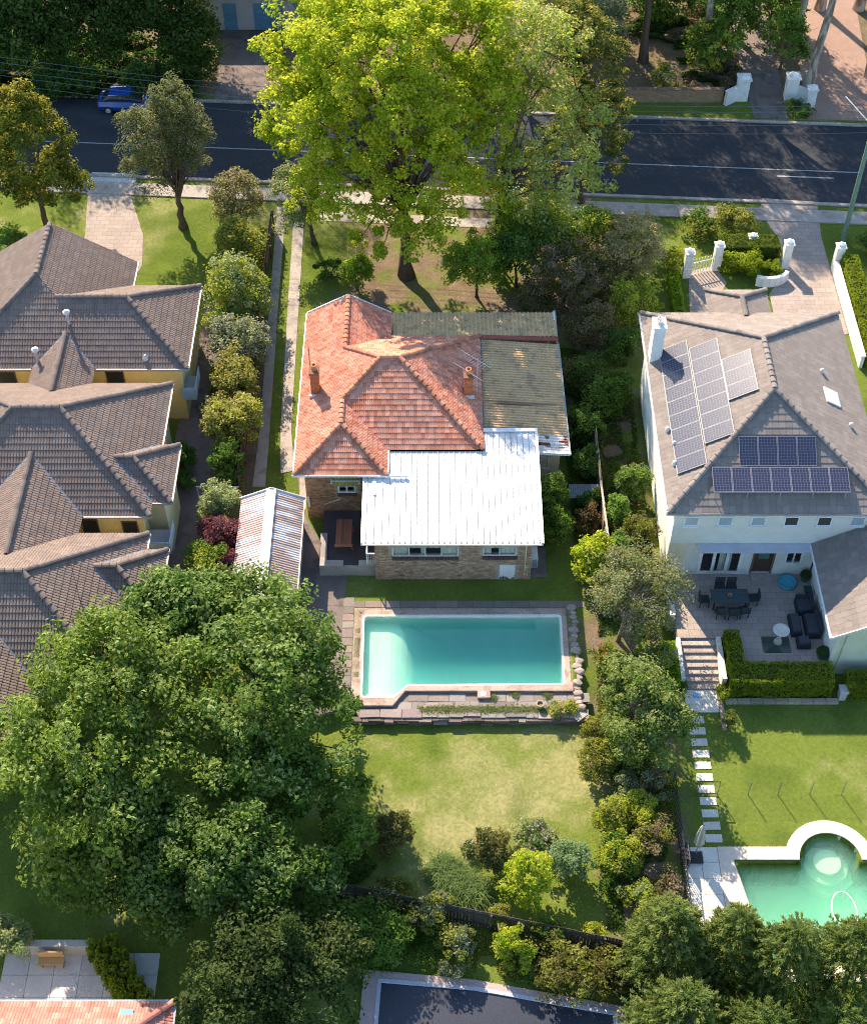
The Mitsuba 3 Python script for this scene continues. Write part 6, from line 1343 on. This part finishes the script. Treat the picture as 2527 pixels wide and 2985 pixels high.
plant('far_tree', 'tall green tree crown behind the huge lime green tree', 'tree', (4.5, 95.0, -.1), [(4.0, 95.0, 10.0, 3.6, 3.4, 4.4), (8.0, 94.0, 9.0, 2.8, 2.8, 3.8), (0.0, 96, 10.5, 3.0, 3.0, 3.6)], 230, .8, 17000, .27, LIME + YG, trunk_r=.3, tips=(.45, .46, .05))
def gum(label, x, y, h, lean, cr, seed, bark='pale_bark', r=.34, dens=1.0, low=.55):
    rg = np.random.default_rng(seed); tx, ty = x + lean[0], y + lean[1]
    lob = [(tx + rg.normal(0, cr * .5), ty + rg.normal(0, cr * .5), h * rg.uniform(low, 1.0), cr * rg.uniform(.5, .8), cr * rg.uniform(.5, .8), cr * rg.uniform(.35, .6)) for _ in range(6)]
    plant('gum_tree', label, 'tree', (x, y, -.1), lob, int(150 * dens), cr * .2, int(11000 * dens), .27, [(0.08, 0.10, 0.035), (0.10, 0.12, 0.045), (0.06, 0.08, 0.028)], aspect=.35, trunk_r=r, fork=(x + lean[0] * .6, y + lean[1] * .6, h * .55), bark=bark, n_limb=16, seed=seed, weep=.6, shell=.3)
gum('bare trunked gum tree with dark straight trunk beyond the brick wall', 15.6, 96.6, 19, (-.4, .6), 4.2, 41, bark='bark', r=.3, low=.75); gum('gum tree with forked grey trunk behind the brick wall', 19.8, 96.4, 17, (.4, .4), 4.2, 42, r=.3, low=.6); gum('leaning gum tree with peeling pink grey trunk by the white gate pillar', 27.0, 92.4, 18, (1.6, 1.8), 4.6, 43, low=.7); gum('pale trunked gum tree at the top right edge beside the brick driveway', 32.2, 94.6, 17, (-1.5, 2.0), 4.4, 44, r=.4, low=.75)
bush('far_shrub', 'dark green shrubbery behind the brick wall under the gum trees', 20.8, 95.6, 2.4, 3.8, MID + YG, size=.2, dens=.5); bush('far_shrub', 'dark tall shrubbery between the white pillars and the leaning gum tree', 25.6, 95.6, 1.8, 4.6, DEEP, size=.2, dens=.5); bush('far_shrub', 'grey green tree crown by the gold tipped conifer beyond the street', 11.5, 95.4, 2.2, 5.8, GREY, size=.2, dens=.6, catg='tree'); bush('far_shrub', 'low dark hedge in front of the right white gate pillar', 26.0, 89.9, .9, .9, MID, size=.15, dens=.7); bush('far_shrub', 'dense dark shrubbery under the forked gum tree beyond the brick wall', 22.0, 99.0, 2.6, 5.5, DEEP, size=.22, dens=.6); bush('far_shrub', 'dark bushes at the top beyond the sunlit bare ground', 18.0, 102.5, 2.8, 4.5, DEEP, size=.24, dens=.6); bush('far_shrub', 'dark bush at the far end of the dark driveway', 25.6, 101, 2.4, 5, DEEP, size=.24, dens=.6); bush('far_shrub', 'grey green bush at the left of the sunlit bare ground', 12.6, 98.2, 2.0, 4.6, GREY, size=.22, dens=.6); bush('far_shrub', 'feathery green shrub by the sunlit ground behind the brick wall', 16.8, 93.2, 1.0, 1.6, YG + GREY, size=.16, dens=.6)
# the wooded block further up the street's far side throws its shade over the road
for q, (x, y, h, cr, l) in enumerate(((-34, 100, 17, 5, 'tall gum tree beyond the top left corner'), (-13, 106, 18, 5, 'tall gum tree behind the house with blue garage doors'), (-3, 104, 18, 5, 'tall gum tree behind the lime green crowns'), (9, 103, 19, 5, 'tall gum tree behind the grey green crown'), (36, 100, 18, 5, 'tall gum tree past the top right corner'), (30, 104, 20, 5, 'tall gum tree up the brick driveway'), (16, 106, 20, 5, 'tall gum tree above the sunlit bare ground'), (-22, 104, 19, 5.5, 'tall gum tree above the top left thicket'), (5, 101, 18, 5, 'tall gum tree at the top, left of the grey green crown'), (20.5, 105, 20, 5.5, 'tall gum tree at the top over the forked trunk'), (27.5, 100, 18, 4.8, 'tall gum tree at the top between the two far driveways'), (33, 104, 20, 5.5, 'tall gum tree at the top right over the brick driveway'), (39, 98, 17, 5, 'tall gum tree beyond the right edge on the far verge'))):
    gum(l, x, y, h, (.3, -.3), cr, 60 + q, dens=1.0, low=.5)

# far side walls, house, car
bwl = thing('brick_fence', 'dark brown brick front wall along the far side of the street', 'wall'); add('wall', box(11.5, 20.8, 91.3, 91.55, 0, 1.0), 'brickwork', bwl)
for q in range(31): add('coping_brick', box(11.5 + q * .3, 11.79 + q * .3, 91.25, 91.6, 1.0, 1.08), tuple(jit(rng, (0.20, 0.13, 0.10), .12)), bwl)
for label, x, y, w, h in (('white gate pillar left of the dark far driveway', 22.2, 91.8, .8, 1.7), ('white gate pillar right of the dark far driveway', 25.7, 91.8, .8, 1.8), ('short white end pillar by the leaning gum tree', 27.0, 90.9, .6, 1.4)): pillar(label, x, y, h, w)
for label, a, b in (('curved white wall joining the left far pillar', (20.9, 90.9), (22.0, 91.7)), ('white wall between the two right far pillars', (25.9, 91.7), (26.9, 91.0))):
    t = thing('wing_wall', label, 'wall'); add('segment', bar((*a, .55), (*b, .55), .25, 1.1), (0.60, 0.60, 0.62), t); add('coping', bar((*a, 1.14), (*b, 1.14), .3, .07), (0.62, 0.62, 0.64), t)
th = thing('far_house', 'grey house with two blue garage doors at the top of the picture', 'house')
add('wall', box(-17.5, -9.5, 101.0, 101.2, 0, 3.4), (0.42, 0.44, 0.50), th); add('wall', cat([box(-17.5, -17.3, 101.2, 108, 0, 3.4), box(-9.7, -9.5, 101.2, 108, 0, 3.4)]), (0.42, 0.44, 0.5), th)
for x0, x1 in ((-15.9, -14.9), (-13.6, -11.4)):
    g = fresh('garage_door', th)
    for q in range(5): add('panel', box(x0, x1, 100.95, 100.995, .03 + q * .44, .45 + q * .44), 'satin', g, color=(0.10, 0.26, 0.46))
hr = [[(-18, 100.4, 3.4), (-9, 100.4, 3.4), (-12, 104, 5.6), (-15, 104, 5.6)], [(-9, 100.4, 3.4), (-9, 108, 3.4), (-12, 104, 5.6)], [(-18, 108, 3.4), (-18, 100.4, 3.4), (-15, 104, 5.6)]]
hroof = add('roof', deck(hr, .03), (0.05, 0.05, 0.05), th); tiled_roof(hroof, hr, [(.10, .10, .11), (.13, .12, .13)], b=.4, g=.4, style='flat', parts=0, seed=5)

def car(label, x, y, ang, color, name='parked_car'):
    t = thing(name, label, 'car'); ca, sa = math.cos(ang), math.sin(ang)
    W = lambda m: (np.c_[x + m[0][:, 0] * ca - m[0][:, 1] * sa, y + m[0][:, 0] * sa + m[0][:, 1] * ca, m[0][:, 2]], m[1])
    def loft(sec):  # (x, half width, z bottom, z top)
        r = []
        for px, hw, zb, zt in sec: r.append([(px, -hw * .92, zb), (px, -hw, zb + (zt - zb) * .45), (px, -hw * .86, zt - .04), (px, -hw * .6, zt), (px, hw * .6, zt), (px, hw * .86, zt - .04), (px, hw, zb + (zt - zb) * .45), (px, hw * .92, zb)])
        r = np.array(r); n = len(r); v = r.reshape(-1, 3); f = []
        for i in range(n - 1):
            for j in range(8): f.append([i * 8 + j, i * 8 + (j + 1) % 8, (i + 1) * 8 + (j + 1) % 8, (i + 1) * 8 + j])
        f = np.array(f); f = np.vstack([f[:, [0, 1, 2]], f[:, [0, 2, 3]], [[0, j, j + 1] for j in range(1, 7)], [[(n - 1) * 8, (n - 1) * 8 + j + 1, (n - 1) * 8 + j] for j in range(1, 7)]]); return v, f
    add('body', W(loft([(-2.1, .7, .42, .75), (-1.95, .84, .3, .92), (-1.0, .88, .28, .97), (.9, .88, .28, .97), (1.7, .86, .28, .86), (2.05, .78, .32, .74), (2.15, .6, .4, .62)])), 'gloss', t, color=color, smooth=False)
    add('cabin', W(loft([(-1.75, .74, .9, .98), (-1.25, .70, .9, 1.36), (-.3, .70, .9, 1.44), (.4, .70, .9, 1.40), (1.15, .76, .9, .97)])), 'gloss', t, color=(0.02, 0.025, 0.03)); add('roof_panel', W(loft([(-1.2, .64, 1.36, 1.40), (-.3, .66, 1.4, 1.47), (.35, .64, 1.38, 1.43)])), 'gloss', t, color=color)
    for i in (-1.3, 1.35):
        for j in (-.82, .82):
            w = fresh('wheel', t); a = np.linspace(0, 2 * math.pi, 17)[:-1]
            pr2 = np.array([[i + .31 * math.cos(q), j + s * .1, .31 + .31 * math.sin(q)] for s in (-1, 1) for q in a] + [[i, j - .1, .31], [i, j + .1, .31]])
            ff = np.array([[q, (q + 1) % 16, 16 + (q + 1) % 16] for q in range(16)] + [[q, 16 + (q + 1) % 16, 16 + q] for q in range(16)] + [[32, (q + 1) % 16, q] for q in range(16)] + [[33, 16 + q, 16 + (q + 1) % 16] for q in range(16)])
            add('tyre', W((pr2, ff)), (0.02, 0.02, 0.02), w); pr3 = (pr2 - [i, j, .31]) * [.6, 1.06, .6] + [i, j, .31]; add('rim', W((pr3, ff)), 'satin', w, color=(0.4, 0.4, 0.42))
    for j in (-.6, .6): add('headlight', W(box(2.03, 2.1, j - .14, j + .14, .58, .7)), 'gloss', t, color=(0.7, 0.7, 0.72)); add('tail_light', W(box(-2.12, -2.05, j - .14, j + .14, .62, .76)), 'gloss', t, color=(0.3, 0.01, 0.01))
car('bright blue car parked under the dark trees on the far side of the street', -21.8, 90.6, -.06, (0.01, 0.06, 0.30))
br = thing('road_barrier', 'red and white striped road barrier glimpsed through the leaves beside the street', 'barrier')
for k in range(3):
    for q in range(4): add('board', box(2.9 + q * .5, 3.39 + q * .5, 79.8, 79.84, .45 + k * .3, .65 + k * .3), (0.60, 0.07, 0.04) if (q + k) % 2 else (0.7, 0.7, 0.7), br)
for x in (3.1, 4.7): add('stand', bar((x, 79.86, 0), (x, 79.86, 1.3), .06), (0.6, 0.6, 0.6), br)

# ---------------------------------------------------------------- lower edge of the picture
cp = thing('covered_pool', 'pool under a dark navy cover with pale rim at the bottom edge', 'pool'); rimp = Polygon([(-3.0, 26.4), (1.7, 25.95), (8.4, 24.7), (8.4, 15), (-3.6, 15)]); inn = Polygon([(-2.35, 25.95), (1.7, 25.6), (7.7, 24.5), (7.7, 15), (-2.95, 15)])
add('coping', prism(rimp.difference(inn.buffer(.05)), -.7, -.45), (0.38, 0.30, 0.30), cp); add('rim_band', prism(inn.buffer(.05).difference(inn.buffer(-.12)), -.7, -.43), (0.42, 0.42, 0.50), cp); add('cover', prism(inn.buffer(-.12), -.72, -.5), 'satin', cp, color=(0.018, 0.024, 0.045)); add('walkway_edge', prism(Polygon([(8.42, 25.2), (12, 24.4), (12, 22), (8.42, 22)]), -.7, -.5), 'concrete_pale', cp)
bt = thing('pale_patio', 'pale tiled patio at the bottom left corner beside the pink roof', 'patio')
for a in range(6):
    for b in range(4): add('paver', box(-18.6 + a * 1.12, -17.5 + a * 1.12, 23.2 + b * 1.0, 24.18 + b * 1.0, -.72, -.56), tuple(jit(rng, (0.50, 0.47, 0.47), .06)), bt)
add('low_wall', box(-18.2, -14.6, 27.1, 27.4, -.7, .3), (0.36, 0.36, 0.34), bt)
bc = thing('garden_bench', 'small tan timber bench on the pale patio', 'bench'); add('seat', box(-17.0, -15.9, 26.45, 26.8, -.15, -.1), (0.42, 0.27, 0.13), bc); add('backrest', box(-17.0, -15.9, 26.8, 26.86, -.1, .35), (0.42, 0.27, 0.13), bc)
for x in (-16.9, -16.0): add('leg', box(x - .03, x + .03, 26.5, 26.8, -.56, -.15), (0.35, 0.22, 0.1), bc)
for q, (p0, p1) in enumerate((((-14.9, 27.3), (-13.2, 25.0)), ((-14.2, 27.6), (-12.4, 25.1)))):
    t = hedge('patio_hedge', ['bright green hedge strip slanting along the pale patio', 'outer green hedge strip beside the slanting patio path'][q], [(p0[0] + (p1[0] - p0[0]) * s, p0[0] + (p1[0] - p0[0]) * s + .55, p0[1] + (p1[1] - p0[1]) * s - .55, p0[1] + (p1[1] - p0[1]) * s, -.62, .5) for s in np.linspace(0, 1, 5)], HG, seed=40 + q, dens=200, size=.13)
bush('corner_bush', 'pale green bush at the left edge beside the pale patio', -18.5, 27.4, 1.1, 2.0, PALE, size=.14)
ph_ = thing('pink_house', 'house with pink red tiled roof cut off by the bottom left corner', 'house'); pf = [[(-10.4, 23.5, 3.0), (-19.5, 23.5, 3.0), (-19.5, 20.0, 4.6), (-11.9, 20.0, 4.6)], [(-10.4, 18, 3.0), (-10.4, 23.5, 3.0), (-11.9, 20.0, 4.6)]]
pf = [[(-10.4, 23.5, 3.0), (-19.5, 23.5, 3.0), (-19.5, 20.5, 4.5), (-13.4, 20.5, 4.5)], [(-10.4, 17.5, 3.0), (-10.4, 23.5, 3.0), (-13.4, 20.5, 4.5)]]
pro = add('roof', deck(pf, .03), (0.12, 0.07, 0.06), ph_); tiled_roof(pro, pf, [(.46, .20, .165), (.40, .17, .14), (.52, .25, .21)], b=.26, g=.33, parts=150, seed=55); caps(pro, [((-10.4, 23.5, 3.05), (-13.4, 20.5, 4.55))], [(.36, .16, .14)])
add('gutter', bar((-10.33, 23.56, 2.95), (-19.5, 23.56, 2.95), .13, .12), 'satin', ph_, color=(0.30, 0.33, 0.40)); add('gutter', bar((-10.33, 23.56, 2.95), (-10.33, 17.5, 2.95), .13, .12), 'satin', ph_, color=(0.30, 0.33, 0.40)); add('wall', cat([box(-19.5, -10.9, 22.9, 23.05, -.6, 2.95), box(-11.0, -10.85, 17.5, 22.9, -.6, 2.95)]), (0.5, 0.45, 0.4), ph_); add('skylight', bar((-12.4, 22.95, 3.33), (-11.9, 22.95, 3.33), .3, .06), 'gloss', ph_, color=(0.2, 0.4, 0.55))
